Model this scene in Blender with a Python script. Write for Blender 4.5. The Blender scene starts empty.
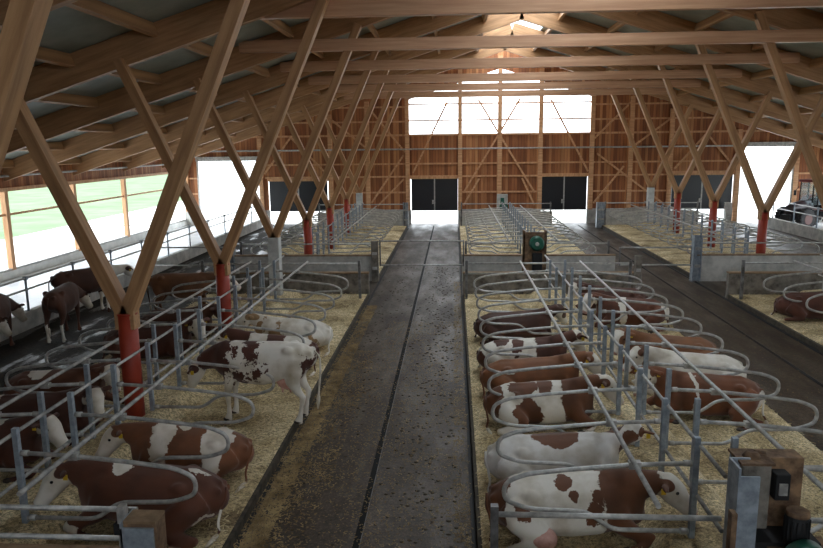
import bpy, bmesh, math, random
import numpy as np
from mathutils import Vector, Matrix, noise
random.seed(7)
S = bpy.context.scene
COL = S.collection
PI = math.pi
H = 5.1
WORLD = 5.0
EXPO = 0.22
FRONT_OPEN = []  # unseen end wall kept without doorways to cut light from behind
CLOSED = {-1: 21.8, 1: 6.5}  # side walls boarded shut up to here, out of view, to darken the foreground
X0 = 2.9                       # ridge line
GY = 45.6                      # gable wall
def ordn(k):
    w = ['first','second','third','fourth','fifth','sixth','seventh','eighth','ninth','tenth','eleventh','twelfth','thirteenth','fourteenth','fifteenth','sixteenth','seventeenth','eighteenth','nineteenth','twentieth']
    return w[k]

# ---------------------------------------------------------------- mesh helpers
class MB:
    def __init__(s):
        s.v = []; s.f = []; s.smooth = []
    def add(s, vs, fs, sm=False):
        n = len(s.v)
        s.v += [tuple(v) for v in vs]
        s.f += [tuple(i+n for i in f) for f in fs]
        s.smooth += [sm]*len(fs)
        return s
    def box(s, a, b, M=None):
        x0,y0,z0 = a; x1,y1,z1 = b
        vs = [Vector(p) for p in ((x0,y0,z0),(x1,y0,z0),(x1,y1,z0),(x0,y1,z0),(x0,y0,z1),(x1,y0,z1),(x1,y1,z1),(x0,y1,z1))]
        if M is not None: vs = [M @ v for v in vs]
        return s.add(vs, [(0,3,2,1),(4,5,6,7),(0,1,5,4),(1,2,6,5),(2,3,7,6),(3,0,4,7)])
    def cbox(s, c, d, M=None):
        return s.box((c[0]-d[0]/2,c[1]-d[1]/2,c[2]-d[2]/2),(c[0]+d[0]/2,c[1]+d[1]/2,c[2]+d[2]/2),M)
    def tube(s, path, r, n=8, caps=True):
        P = [Vector(p) for p in path]
        rs = r if isinstance(r,(list,tuple)) else [r]*len(P)
        t = (P[1]-P[0]).normalized()
        ref = Vector((0,0,1)) if abs(t.z) < .9 else Vector((1,0,0))
        u = t.cross(ref).normalized()
        vs = []; fs = []
        for i,p in enumerate(P):
            a = P[max(i-1,0)]; b = P[min(i+1,len(P)-1)]
            t = (b-a).normalized()
            u = (u - t*u.dot(t)).normalized(); w = t.cross(u)
            for k in range(n):
                th = 2*PI*k/n
                vs.append(p + (u*math.cos(th)+w*math.sin(th))*rs[i])
        for i in range(len(P)-1):
            for k in range(n):
                k2 = (k+1)%n
                fs.append((i*n+k, i*n+k2, (i+1)*n+k2, (i+1)*n+k))
        s.add(vs, fs, True)
        if caps:
            m = len(s.v)-len(vs)
            s.f.append(tuple(m+k for k in reversed(range(n)))); s.smooth.append(False)
            s.f.append(tuple(m+(len(P)-1)*n+k for k in range(n))); s.smooth.append(False)
        return s
    def sphere(s, c, r, n=12, m=8):
        c = Vector(c); r = Vector(r) if not isinstance(r,(int,float)) else Vector((r,r,r))
        vs=[c+Vector((0,0,r.z))]
        for i in range(1,m):
            a=PI*i/m
            for k in range(n):
                b=2*PI*k/n
                vs.append(c+Vector((r.x*math.sin(a)*math.cos(b), r.y*math.sin(a)*math.sin(b), r.z*math.cos(a))))
        vs.append(c-Vector((0,0,r.z)))
        fs=[(0,1+k,1+(k+1)%n) for k in range(n)]
        for i in range(m-2):
            for k in range(n):
                a=1+i*n+k; b=1+i*n+(k+1)%n
                fs.append((a,a+n,b+n,b))
        L=len(vs)-1
        fs+=[(L,1+(m-2)*n+(k+1)%n,1+(m-2)*n+k) for k in range(n)]
        return s.add(vs,fs,True)
    def loft(s, st, ref, n=14):
        """st: (x,y,z, half width, half height) rings, elliptical; ref: direction of the 'height' axis"""
        P=[Vector(q[:3]) for q in st]; vs=[]; fs=[]
        ref=Vector(ref)
        for i,p in enumerate(P):
            a=P[max(i-1,0)]; b=P[min(i+1,len(P)-1)]
            t=(b-a).normalized()
            h=(ref-t*ref.dot(t)).normalized(); w=t.cross(h)
            for k in range(n):
                th=2*PI*k/n
                vs.append(p+w*math.cos(th)*st[i][3]+h*math.sin(th)*st[i][4])
        for i in range(len(P)-1):
            for k in range(n):
                k2=(k+1)%n
                fs.append((i*n+k,i*n+k2,(i+1)*n+k2,(i+1)*n+k))
        fs.append(tuple(reversed(range(n)))); fs.append(tuple((len(P)-1)*n+k for k in range(n)))
        return s.add(vs,fs,True)
    def mesh(s, name):
        me = bpy.data.meshes.new(name)
        me.from_pydata(s.v, [], s.f)
        me.polygons.foreach_set('use_smooth', s.smooth)
        me.update()
        return me
def obj(name, mb, mat=None, parent=None, loc=None, M=None, bevel=0):
    me = mb.mesh(name) if isinstance(mb, MB) else mb
    if mat is not None and not me.materials: me.materials.append(mat)
    o = bpy.data.objects.new(name, me); COL.objects.link(o)
    if parent is not None: o.parent = parent
    if M is not None: o.matrix_basis = M
    if loc is not None: o.location = loc
    if bevel:
        b = o.modifiers.new('bevel','BEVEL'); b.width = bevel; b.segments = 2; b.limit_method = 'ANGLE'
    return o
def empty(name, loc=(0,0,0), rz=0):
    o = bpy.data.objects.new(name, None); COL.objects.link(o)
    o.location = loc; o.rotation_euler = (0,0,rz); o.empty_display_size = .2
    return o
SEEN={}
def tag(o, label=None, cat=None, group=None, kind=None):
    if label: o['label'] = label
    if cat: o['category'] = cat
    if group: o['group'] = group
    if kind: o['kind'] = kind
    return o
KIDS = {}
def copy_tree(o, parent=None):
    c = o.copy(); COL.objects.link(c); c.parent = parent
    for ch in [k for k in bpy.data.objects if k.parent == o] if False else list(o.children):
        copy_tree(ch, c)
    return c
def fillet(pts, r, n=5):
    P=[Vector(p) for p in pts]; out=[P[0]]
    for i in range(1,len(P)-1):
        a,b,c=P[i-1],P[i],P[i+1]
        rr=min(r,(a-b).length*.49,(c-b).length*.49)
        p=b+(a-b).normalized()*rr; q=b+(c-b).normalized()*rr
        for k in range(n+1):
            t=k/n
            out.append(p*(1-t)**2+b*2*t*(1-t)+q*t*t)
    out.append(P[-1]); return out

# ---------------------------------------------------------------- materials
def lin(c):
    return tuple(((x/12.92) if x<=.04045 else ((x+.055)/1.055)**2.4) for x in [v/255 for v in c])+(1,)
def newmat(name):
    m=bpy.data.materials.new(name); m.use_nodes=True
    nt=m.node_tree; b=nt.nodes['Principled BSDF']
    return m,nt,b
def N(nt,t,**k):
    n=nt.nodes.new(t)
    for a,v in k.items(): setattr(n,a,v)
    return n
def plain(name,c,rough=.6,metal=0,spec=None):
    m,nt,b=newmat(name); b.inputs['Base Color'].default_value=lin(c)
    b.inputs['Roughness'].default_value=rough; b.inputs['Metallic'].default_value=metal
    return m
def noisy(name,c1,c2,scale=4,rough=.6,metal=0,c3=None,stretch=(1,1,1),detail=6,bump=.2,lo=.35,hi=.65,rvar=0,coord='Object',bscale=None,dist=.02):
    m,nt,b=newmat(name); L=nt.links
    tc=N(nt,'ShaderNodeTexCoord'); mp=N(nt,'ShaderNodeMapping'); mp.inputs['Scale'].default_value=stretch
    L.new(tc.outputs[coord],mp.inputs[0])
    nz=N(nt,'ShaderNodeTexNoise'); nz.inputs['Scale'].default_value=scale; nz.inputs['Detail'].default_value=detail; nz.inputs['Roughness'].default_value=.62
    L.new(mp.outputs[0],nz.inputs[0])
    r=N(nt,'ShaderNodeValToRGB'); L.new(nz.outputs[0],r.inputs[0])
    r.color_ramp.elements[0].position=lo; r.color_ramp.elements[0].color=lin(c1)
    r.color_ramp.elements[1].position=hi; r.color_ramp.elements[1].color=lin(c2)
    if c3:
        e=r.color_ramp.elements.new((lo+hi)/2); e.color=lin(c3)
    L.new(r.outputs[0],b.inputs['Base Color'])
    b.inputs['Roughness'].default_value=rough; b.inputs['Metallic'].default_value=metal
    if rvar:
        mr=N(nt,'ShaderNodeMapRange'); mr.inputs[1].default_value=.35; mr.inputs[2].default_value=.65
        mr.inputs[3].default_value=rough-rvar; mr.inputs[4].default_value=rough+rvar
        L.new(nz.outputs[0],mr.inputs[0]); L.new(mr.outputs[0],b.inputs['Roughness'])
    if bump:
        n2=N(nt,'ShaderNodeTexNoise'); n2.inputs['Scale'].default_value=bscale or scale*4; n2.inputs['Detail'].default_value=5
        L.new(mp.outputs[0],n2.inputs[0])
        bp=N(nt,'ShaderNodeBump'); bp.inputs['Strength'].default_value=bump; bp.inputs['Distance'].default_value=dist
        L.new(n2.outputs[0],bp.inputs['Height']); L.new(bp.outputs[0],b.inputs['Normal'])
    return m
M = {}
M['wood']   = noisy('larch_glulam',(154,114,78),(188,146,104),3,.55,stretch=(.25,3,3),c3=(174,132,92),bump=.12,bscale=9)
M['wood2']  = noisy('spruce_timber',(186,136,94),(220,174,130),3,.6,stretch=(3,3,.25),c3=(204,154,112),bump=.12,bscale=9)
M['beam']   = noisy('collar_glulam',(186,140,108),(212,170,136),2.2,.42,stretch=(.2,3,4),c3=(200,156,122),bump=.1,bscale=9)
M['steel']  = noisy('galvanised_steel',(146,146,144),(198,196,192),9,.45,.3,bump=.05,rvar=.1)
M['steel_post']=noisy('galvanised_post',(128,138,148),(172,182,192),7,.5,.3,bump=.05)
M['dirty_steel']=noisy('weathered_steel',(84,82,80),(140,140,142),5,.5,.6,bump=.15)
M['red']    = noisy('red_post_paint',(138,44,26),(160,58,36),3,.5,bump=.1,c3=(150,50,30))
M['whitepost']=noisy('white_plinth_paint',(170,172,172),(206,208,206),4,.7,bump=.1)
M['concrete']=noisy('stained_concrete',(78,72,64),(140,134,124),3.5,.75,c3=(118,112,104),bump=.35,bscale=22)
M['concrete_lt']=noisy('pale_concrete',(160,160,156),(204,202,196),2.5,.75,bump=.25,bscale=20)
M['kerb']=noisy('dung_stained_kerb',(44,38,30),(84,74,60),6,.85,bump=.3)
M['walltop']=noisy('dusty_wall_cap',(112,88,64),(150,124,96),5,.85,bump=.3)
M['panel']  = noisy('roof_panel',(138,146,138),(164,170,162),1,.5,bump=0)
M['black']  = plain('black_door_sheet',(26,28,34),.35)
M['green']  = noisy('green_paint',(14,70,56),(24,96,76),8,.4,bump=.1)
M['rust']   = noisy('rusty_sheet',(84,60,42),(150,118,88),6,.8,c3=(116,92,70),bump=.3)
M['tar']    = plain('dark_rubber',(24,24,26),.7)
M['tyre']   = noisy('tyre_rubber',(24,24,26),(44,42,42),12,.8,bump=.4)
M['tractor_red']=plain('tractor_red',(104,22,24),.4); M['tractor_hood']=plain('dark_hood',(44,34,38),.4); M['rim']=plain('dark_rim',(96,66,62),.6)
M['glass']  = None
m,nt,b=newmat('clear_glass'); b.inputs['Base Color'].default_value=(.85,.95,.97,1); b.inputs['Roughness'].default_value=.05
b.inputs['Transmission Weight'].default_value=.9; b.inputs['IOR'].default_value=1.1; M['glass']=m
M['yellow'] = plain('yellow_tag',(214,176,40),.5)
M['slot']   = plain('scraper_slot_black',(6,6,7),.95)

def board_mat():
    m,nt,b=newmat('vertical_cladding'); L=nt.links
    tc=N(nt,'ShaderNodeTexCoord'); sp=N(nt,'ShaderNodeSeparateXYZ'); L.new(tc.outputs['Object'],sp.inputs[0])
    ad=N(nt,'ShaderNodeMath',operation='ADD'); L.new(sp.outputs[0],ad.inputs[0]); L.new(sp.outputs[1],ad.inputs[1])
    mu=N(nt,'ShaderNodeMath',operation='MULTIPLY'); L.new(ad.outputs[0],mu.inputs[0]); mu.inputs[1].default_value=5.2
    fl=N(nt,'ShaderNodeMath',operation='FLOOR'); L.new(mu.outputs[0],fl.inputs[0])
    fr=N(nt,'ShaderNodeMath',operation='FRACT'); L.new(mu.outputs[0],fr.inputs[0])
    wn=N(nt,'ShaderNodeTexWhiteNoise',noise_dimensions='1D'); L.new(fl.outputs[0],wn.inputs['W'])
    r=N(nt,'ShaderNodeValToRGB'); L.new(wn.outputs[0],r.inputs[0])
    r.color_ramp.elements[0].color=lin((140,84,48)); r.color_ramp.elements[1].color=lin((204,144,94))
    e=r.color_ramp.elements.new(.5); e.color=lin((172,108,66))
    gt=N(nt,'ShaderNodeMath',operation='LESS_THAN'); L.new(fr.outputs[0],gt.inputs[0]); gt.inputs[1].default_value=.09
    nz=N(nt,'ShaderNodeTexNoise'); nz.inputs['Scale'].default_value=1.2; mp=N(nt,'ShaderNodeMapping'); mp.inputs['Scale'].default_value=(4,4,.4)
    L.new(tc.outputs['Object'],mp.inputs[0]); L.new(mp.outputs[0],nz.inputs[0])
    mm=N(nt,'ShaderNodeMixRGB',blend_type='MULTIPLY'); mm.inputs[0].default_value=.6; L.new(r.outputs[0],mm.inputs[1])
    r2=N(nt,'ShaderNodeValToRGB'); L.new(nz.outputs[0],r2.inputs[0]); r2.color_ramp.elements[0].color=(.5,.5,.5,1); r2.color_ramp.elements[0].position=.35; r2.color_ramp.elements[1].position=.6
    L.new(r2.outputs[0],mm.inputs[2])
    mx=N(nt,'ShaderNodeMixRGB'); L.new(gt.outputs[0],mx.inputs[0]); L.new(mm.outputs[0],mx.inputs[1]); mx.inputs[2].default_value=lin((92,52,34))
    L.new(mx.outputs[0],b.inputs['Base Color']); b.inputs['Roughness'].default_value=.7
    bp=N(nt,'ShaderNodeBump'); bp.inputs['Strength'].default_value=.6; bp.inputs['Distance'].default_value=.02; bp.invert=True
    L.new(gt.outputs[0],bp.inputs['Height']); L.new(bp.outputs[0],b.inputs['Normal'])
    return m
M['boards']=board_mat()

def floor_mat(dark=False):
    m,nt,b=newmat('wet_alley_concrete'); L=nt.links
    tc=N(nt,'ShaderNodeTexCoord')
    def nz(scale,stretch,det=6,rough=.6):
        mp=N(nt,'ShaderNodeMapping'); mp.inputs['Scale'].default_value=stretch; L.new(tc.outputs['Object'],mp.inputs[0])
        n=N(nt,'ShaderNodeTexNoise'); n.inputs['Scale'].default_value=scale; n.inputs['Detail'].default_value=det; n.inputs['Roughness'].default_value=rough
        L.new(mp.outputs[0],n.inputs[0]); return n
    n1=nz(.9,(1.6,.45,1)); n2=nz(9,(1,1,1),8,.75); n3=nz(3,(2.2,.12,1),4)
    r=N(nt,'ShaderNodeValToRGB'); L.new(n1.outputs[0],r.inputs[0])
    cr=r.color_ramp; cr.elements[0].position=.3; cr.elements[0].color=lin((64,52,40)); cr.elements[1].position=.68; cr.elements[1].color=lin((106,96,88))
    e=cr.elements.new(.5); e.color=lin((84,72,60))
    r2=N(nt,'ShaderNodeValToRGB'); L.new(n2.outputs[0],r2.inputs[0]); cr=r2.color_ramp
    cr.elements[0].position=.42; cr.elements[0].color=(.36,.32,.27,1); cr.elements[1].position=.6; cr.elements[1].color=(1.15,1.12,1.05,1)
    n4=nz(28,(1,.8,1),4,.8); r4=N(nt,'ShaderNodeValToRGB'); L.new(n4.outputs[0],r4.inputs[0]); r4.color_ramp.elements[0].position=.44; r4.color_ramp.elements[0].color=(.4,.36,.3,1); r4.color_ramp.elements[1].position=.6; r4.color_ramp.elements[1].color=(1.35,1.3,1.2,1)
    m4=N(nt,'ShaderNodeMixRGB',blend_type='MULTIPLY'); m4.inputs[0].default_value=.8; L.new(r.outputs[0],m4.inputs[1]); L.new(r4.outputs[0],m4.inputs[2])
    mx=N(nt,'ShaderNodeMixRGB',blend_type='MULTIPLY'); mx.inputs[0].default_value=.85; L.new(m4.outputs[0],mx.inputs[1]); L.new(r2.outputs[0],mx.inputs[2])
    r3=N(nt,'ShaderNodeValToRGB'); L.new(n3.outputs[0],r3.inputs[0]); r3.color_ramp.elements[0].position=.35; r3.color_ramp.elements[0].color=(.68,.66,.64,1); r3.color_ramp.elements[1].position=.6
    mx2=N(nt,'ShaderNodeMixRGB',blend_type='MULTIPLY'); mx2.inputs[0].default_value=.6; L.new(mx.outputs[0],mx2.inputs[1]); L.new(r3.outputs[0],mx2.inputs[2])
    L.new(mx2.outputs[0],b.inputs['Base Color'])
    mr=N(nt,'ShaderNodeMapRange'); L.new(n1.outputs[0],mr.inputs[0]); mr.inputs[1].default_value=.4; mr.inputs[2].default_value=.62; mr.inputs[3].default_value=.6; mr.inputs[4].default_value=.42
    L.new(mr.outputs[0],b.inputs['Roughness'])
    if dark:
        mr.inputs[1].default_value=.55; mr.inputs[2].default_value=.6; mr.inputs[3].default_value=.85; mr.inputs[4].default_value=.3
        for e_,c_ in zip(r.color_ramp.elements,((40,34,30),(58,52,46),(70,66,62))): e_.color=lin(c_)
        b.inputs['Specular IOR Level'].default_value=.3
    bp=N(nt,'ShaderNodeBump'); bp.inputs['Strength'].default_value=.45; bp.inputs['Distance'].default_value=.02
    L.new(n2.outputs[0],bp.inputs['Height']); L.new(bp.outputs[0],b.inputs['Normal'])
    return m
M['floor']=floor_mat(); M['floor_dark']=floor_mat(True)
M['sill']=noisy('pale_sill_concrete',(206,208,204),(232,232,228),2,.6,bump=.1)  # concrete sill, colour brightened to make up for its backlit inner face
M['passage']=noisy('feed_passage_floor',(190,194,198),(222,224,226),.8,.4,bump=.1,rvar=.1)
def straw_mat():
    m,nt,b=newmat('straw_bedding'); L=nt.links
    tc=N(nt,'ShaderNodeTexCoord')
    def nz(scale,det=6,rough=.65):
        n=N(nt,'ShaderNodeTexNoise'); n.inputs['Scale'].default_value=scale; n.inputs['Detail'].default_value=det; n.inputs['Roughness'].default_value=rough
        L.new(tc.outputs['Object'],n.inputs[0]); return n
    n1=nz(1.1); n2=nz(20,6,.9)
    r=N(nt,'ShaderNodeValToRGB'); L.new(n1.outputs[0],r.inputs[0]); cr=r.color_ramp
    cr.elements[0].position=.33; cr.elements[0].color=lin((138,118,86)); cr.elements[1].position=.6; cr.elements[1].color=lin((230,214,176))
    e=cr.elements.new(.45); e.color=lin((194,174,134))
    r2=N(nt,'ShaderNodeValToRGB'); L.new(n2.outputs[0],r2.inputs[0]); cr=r2.color_ramp
    cr.elements[0].position=.4; cr.elements[0].color=(.14,.115,.085,1); cr.elements[1].position=.58; cr.elements[1].color=(1.42,1.4,1.34,1)
    mx=N(nt,'ShaderNodeMixRGB',blend_type='MULTIPLY'); mx.inputs[0].default_value=.9; L.new(r.outputs[0],mx.inputs[1]); L.new(r2.outputs[0],mx.inputs[2])
    L.new(mx.outputs[0],b.inputs['Base Color']); b.inputs['Roughness'].default_value=.9
    bp=N(nt,'ShaderNodeBump'); bp.inputs['Strength'].default_value=.8; bp.inputs['Distance'].default_value=.03
    L.new(n2.outputs[0],bp.inputs['Height']); L.new(bp.outputs[0],b.inputs['Normal'])
    return m
M['straw']=straw_mat()
M['chip']=noisy('straw_stalks',(150,126,84),(236,222,184),3,.85,bump=0,c3=(206,186,140),lo=.3,hi=.7)
M['grass']=noisy('sunlit_grass',(104,122,94),(120,136,110),.3,.9,bump=0); M['grass'].node_tree.nodes['Principled BSDF'].inputs['Specular IOR Level'].default_value=0
M['yard']=noisy('pale_yard',(190,190,186),(214,212,208),.5,.8,bump=0)
M['poly']=None
m,nt,b=newmat('ridge_polycarbonate'); L=nt.links
tr=N(nt,'ShaderNodeBsdfTranslucent'); tr.inputs[0].default_value=(.9,.92,.95,1); tp=N(nt,'ShaderNodeBsdfTransparent'); mxs=N(nt,'ShaderNodeMixShader'); mxs.inputs[0].default_value=.3
L.new(tp.outputs[0],mxs.inputs[1]); L.new(tr.outputs[0],mxs.inputs[2]); L.new(mxs.outputs[0],nt.nodes['Material Output'].inputs[0]); M['poly']=m
# ---------------------------------------------------------------- setting
XL, XR = -17.65, 23.4          # outer walls
YB = -6.0                      # end behind the camera
def struct(name, mb, mat, parent=None, **k):
    o = obj(name, mb, mat, parent, **k)
    if parent is None: o['kind'] = 'structure'
    return o
# ground outside + alley floor inside
b = MB(); b.box((-140,-60,-.30),(140,200,-.12)); g = struct('floor_ground', b, M['grass'])
b=MB(); b.box((-26,-20,-.12),(XL-.2,GY+.3,-.06)); struct('floor_yard_left', b, M['yard'])
b = MB(); b.add([(-26,GY+.3,-.02),(90,GY+.3,-.02),(190,200,-.02),(-74,200,-.02),(-26,70,-.02)],[(0,1,2,3,4)]); b.box((XR+.2,-5,-.12),(45,GY+.3,-.01)); struct('floor_yard', b, M['yard'])
b = MB(); b.box((-8.4,YB,-.12),(18.7,GY+.3,0)); struct('floor', b, M['floor'])
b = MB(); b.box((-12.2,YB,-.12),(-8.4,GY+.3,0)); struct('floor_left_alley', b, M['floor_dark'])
b = MB(); b.box((XL-.2,YB,-.12),(-12.2,GY+.3,.0)); b.box((18.7,YB,-.12),(XR+.2,GY+.3,.0)); struct('floor_feed_passage', b, M['passage'])
# feed kerbs
b = MB(); b.box((-12.35,4,0),(-12.15,GY-1.6,.5)); struct('trim_1', b, M['concrete_lt'])
b = MB(); b.box((18.55,6,0),(18.8,GY-2.2,.6)); struct('trim_2', b, M['concrete_lt'])
# roof planes
SL = .315
def zu(x): return 10.3 - SL*abs(x-X0)        # underside of the rafters
RD = .72                                      # rafter depth
ca = math.atan(SL)
def roofside(sgn, x_in):
    b = MB()
    xo = (XL-1.2) if sgn<0 else (XR+1.2)
    xi = X0+sgn*x_in
    z0 = zu(xi)+RD+.02; z1 = zu(xo)+RD+.02
    vs=[(xi,YB,z0),(xo,YB,z1),(xo,GY+1,z1),(xi,GY+1,z0),(xi,YB,z0+.12),(xo,YB,z1+.12),(xo,GY+1,z1+.12),(xi,GY+1,z0+.12)]
    b.add(vs,[(0,1,2,3),(7,6,5,4),(0,4,5,1),(1,5,6,2),(2,6,7,3),(3,7,4,0)])
    return b
struct('ceiling', roofside(-1,1.4), M['panel']); struct('ceiling_right', roofside(1,1.4), M['panel'])
YS0=9.0
b = MB()
for s_ in (-1,1):
    xi=X0; xo=X0+s_*1.5; z0=zu(X0)+RD+.3; z1=zu(xo)+RD+.05
    b.add([(xi,YB,z0),(xo,YB,z1),(xo,YS0,z1),(xi,YS0,z0)],[(0,1,2,3)])
rp=struct('ceiling_ridge_blocker',b,M['panel']); q_=rp.modifiers.new('thick','SOLIDIFY'); q_.thickness=.1; q_.offset=1  # unseen opaque ridge piece, added to keep skylight off the foreground
b = MB()
for s_ in (-1,1):
    xi=X0; xo=X0+s_*1.5; z0=zu(X0)+RD+.3; z1=zu(xo)+RD+.2
    b.add([(xi,YS0,z0),(xo,YS0,z1),(xo,GY+1,z1),(xi,GY+1,z0)],[(0,1,2,3)])
rl = struct('window_5', b, M['poly'])
so = rl.modifiers.new('thick','SOLIDIFY'); so.thickness=.02

# gable wall (boards with openings) ------------------------------------------------
gable_open = [(-2.8,.3,0,2.95),(5.5,8.45,0,3.05),(-12.05,-8.1,0,2.87),(13.6,17.45,0,3.15),(17.66,20.96,0,4.7),(-16.65,-12.35,0,4.15)]
def gable_wall(name, y0, y1, opens, win=True, zb=.95):
    w = MB(); pl = MB()
    xs = sorted(set([XL,XR,X0,-2.9,8.6]+[o[0] for o in opens]+[o[1] for o in opens]))
    for i in range(len(xs)-1):
        a,c = xs[i],xs[i+1]
        zt = lambda x: zu(x)+RD-.2
        spans=[]; lo=zb
        op=[o for o in opens if o[0]<=a+1e-6 and o[1]>=c-1e-6]
        if op: lo=op[0][3]
        else:
            pl.box((a,y0-.05,0),(c,y1+.05,zb))
        inwin = win and a>=-2.9-1e-6 and c<=8.6+1e-6
        def piece(za,zb2a,zb2c):
            vs=[(a,y0,za),(c,y0,za),(c,y1,za),(a,y1,za),(a,y0,zb2a),(c,y0,zb2c),(c,y1,zb2c),(a,y1,zb2a)]
            w.add(vs,[(0,3,2,1),(4,5,6,7),(0,1,5,4),(1,2,6,5),(2,3,7,6),(3,0,4,7)])
        if inwin:
            piece(lo,5.7,5.7)
            wt=lambda x: 9.65-SL*abs(x-X0)
            vs=[(a,y0,wt(a)),(c,y0,wt(c)),(c,y1,wt(c)),(a,y1,wt(a)),(a,y0,zt(a)),(c,y0,zt(c)),(c,y1,zt(c)),(a,y1,zt(a))]
            w.add(vs,[(0,3,2,1),(4,5,6,7),(0,1,5,4),(1,2,6,5),(2,3,7,6),(3,0,4,7)])
        else: piece(lo,zt(a),zt(c))
    o = struct(name, w, M['boards'])
    if pl.v: obj('plinth', pl, M['concrete_lt'], o)
    return o
wb = gable_wall('wall_back', GY, GY+.12, gable_open)
def beam_between(p, q, w, d, up=(0,1,0)):
    """box of section w x d between p and q, local X along it; returns (MB, matrix)"""
    p=Vector(p); q=Vector(q); L=(q-p).length; x=(q-p).normalized(); u=Vector(up); y=(u-x*u.dot(x)).normalized(); z=x.cross(y)
    Mx=Matrix((x,y,z)).transposed().to_4x4(); Mx.translation=(p+q)/2
    b=MB(); b.cbox((0,0,0),(L,d,w)); return b,Mx
def beam(name,p,q,w,d,mat,parent=None,up=(0,1,0),bevel=0):
    b,Mx=beam_between(p,q,w,d,up)
    return obj(name,b,mat,parent,M=Mx,bevel=bevel)
# gable framing, children of the wall
def gz(x): return zu(x)+.1
for x in (-17.4,-14.5+2.05,-12.2+4.3,-5.5,-2.95,.38,X0-.03,5.42,8.6,11.0,13.45,17.56,21.1,23.1):
    beam('wall_post',(x,GY-.12,.9 if abs(x+12.45)>.1 and abs(x-17.56)>.1 else 0),(x,GY-.12,gz(x)),.26,.2,M['wood2'],wb,up=(0,1,0))
girt=[2.1,2.98,3.86]
def hgirt(z,x0,x1,w=.1,mat='wood2'):
    beam('girt',(x0,GY-.06,z),(x1,GY-.06,z),w,.1,M[mat],wb)
for z in (2.05,):
    for a,c in ((.4,5.4),(8.6,13.4),(-8,-3),(21,23.3),(-17.6,-16.7)): hgirt(z,a,c)
for z in (3.05,): 
    for a,c in ((-16.6 if 0 else -12.2,-8),(-8,-3),(-3,.4),(.4,5.4),(5.4,8.6),(8.6,13.4),(13.4,17.6),(21,23.3),(-17.6,-16.7)): hgirt(z,a,c,.14 if (a,c) in ((-3,.4),(5.4,8.6)) else .1)
for z in (3.86,):
    for a,c in ((-12.2,17.5),): hgirt(z,a,c)
for a,c in ((-17.5,23.2),): hgirt(5.66,a,c,.12)
hgirt(6.5,-13,-3); hgirt(6.5,8.6,18); hgirt(7.4,-9,-3); hgirt(7.4,8.6,14); hgirt(8.25,-4.5,-2.9)
for z in (6.55,7.55): hgirt(z,-2.9,8.6,.09)
b=MB(); b.tube([(-17.5,GY-.2,4.78),(23.2,GY-.2,4.78)],.05); obj('pipe',b,M['steel'],wb)
for p,q in (((-2.6,3.3),(-.4,7.7)),((.6,2.0),(4.1,7.8)),((5.1,2.0),(1.5,7.8)),((8.4,3.3),(6.0,7.7)),((8.7,5.3),(10.9,7.5)),((8.9,4.4),(13.2,1.2)),((11.1,4.8),(13.5,6.6)),((-3.1,4.6),(-5.4,7.4)),((-3.2,4.4),(-5.3,1.4)),((-5.6,4.9),(-7.8,6.7)),
           ((-8.1,3.2),(-10.4,5.6)),((-10.4,5.6),(-12.2,3.3)),((13.7,3.4),(15.5,5.5)),((15.6,5.5),(17.4,3.4)),((.6,1.2),(1.6,2.9)),((5.1,1.2),(4.3,2.9)),((8.8,1.3),(10.6,3.6)),((-4.9,1.2),(-3.2,2.9))):
    beam('brace',(p[0],GY-.2,p[1]),(q[0],GY-.2,q[1]),.11,.06,M['wood2'],wb)
# doors: black leaves over an open foot gap
for n,(a,c,zt) in enumerate(((-2.75,.26,2.9),(5.52,8.42,3.02),(-12.0,-8.15,2.82),(13.65,17.4,3.1))):
    d = empty(f'door_{n+1}', ((a+c)/2,GY+.06,0)); d['kind']='structure'
    w=(c-a)/2
    for s_ in (-1,1):
        b=MB(); b.box((min(0,s_*w)+.02,-.03,.86),(max(0,s_*w)-.02,.03,zt)); lf=obj('door_leaf',b,M['black'],d)
        for k in range(1,4):
            pass
    b=MB(); b.box((-.04,-.06,.86),(.04,-.035,zt)); obj('centre_rail',b,M['steel'],d)
    b=MB(); b.box((-.16,-.1,1.3),(-.03,-.06,1.55)); obj('latch_box',b,M['steel'],d)
    b=MB(); b.box((-w-.06,-.18,zt),(w+.06,.06,zt+.16)); obj('door_head',b,M['wood2'],d)
    for s_ in (-1,1):
        b=MB(); b.cbox((s_*(w+.06),-.06,.45),(.12,.2,.9)); obj('door_jamb',b,M['concrete_lt'],d)
# openings of the feed passages
for n,(a,c,zt) in enumerate(((-16.65,-12.35,4.15),(17.66,20.96,4.7))):
    d=empty(f'door_{n+5}',((a+c)/2,GY,0)); d['kind']='structure'; w=(c-a)/2
    b=MB(); b.box((-w,-.3,zt),(w,-.02,zt+.28)); obj('roller_box',b,M['steel'],d)
    for s_ in (-1,1):
        b=MB(); b.cbox((s_*(w-.04),-.08,zt/2),(.1,.14,zt)); obj('guide_rail',b,M['steel'],d)
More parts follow.
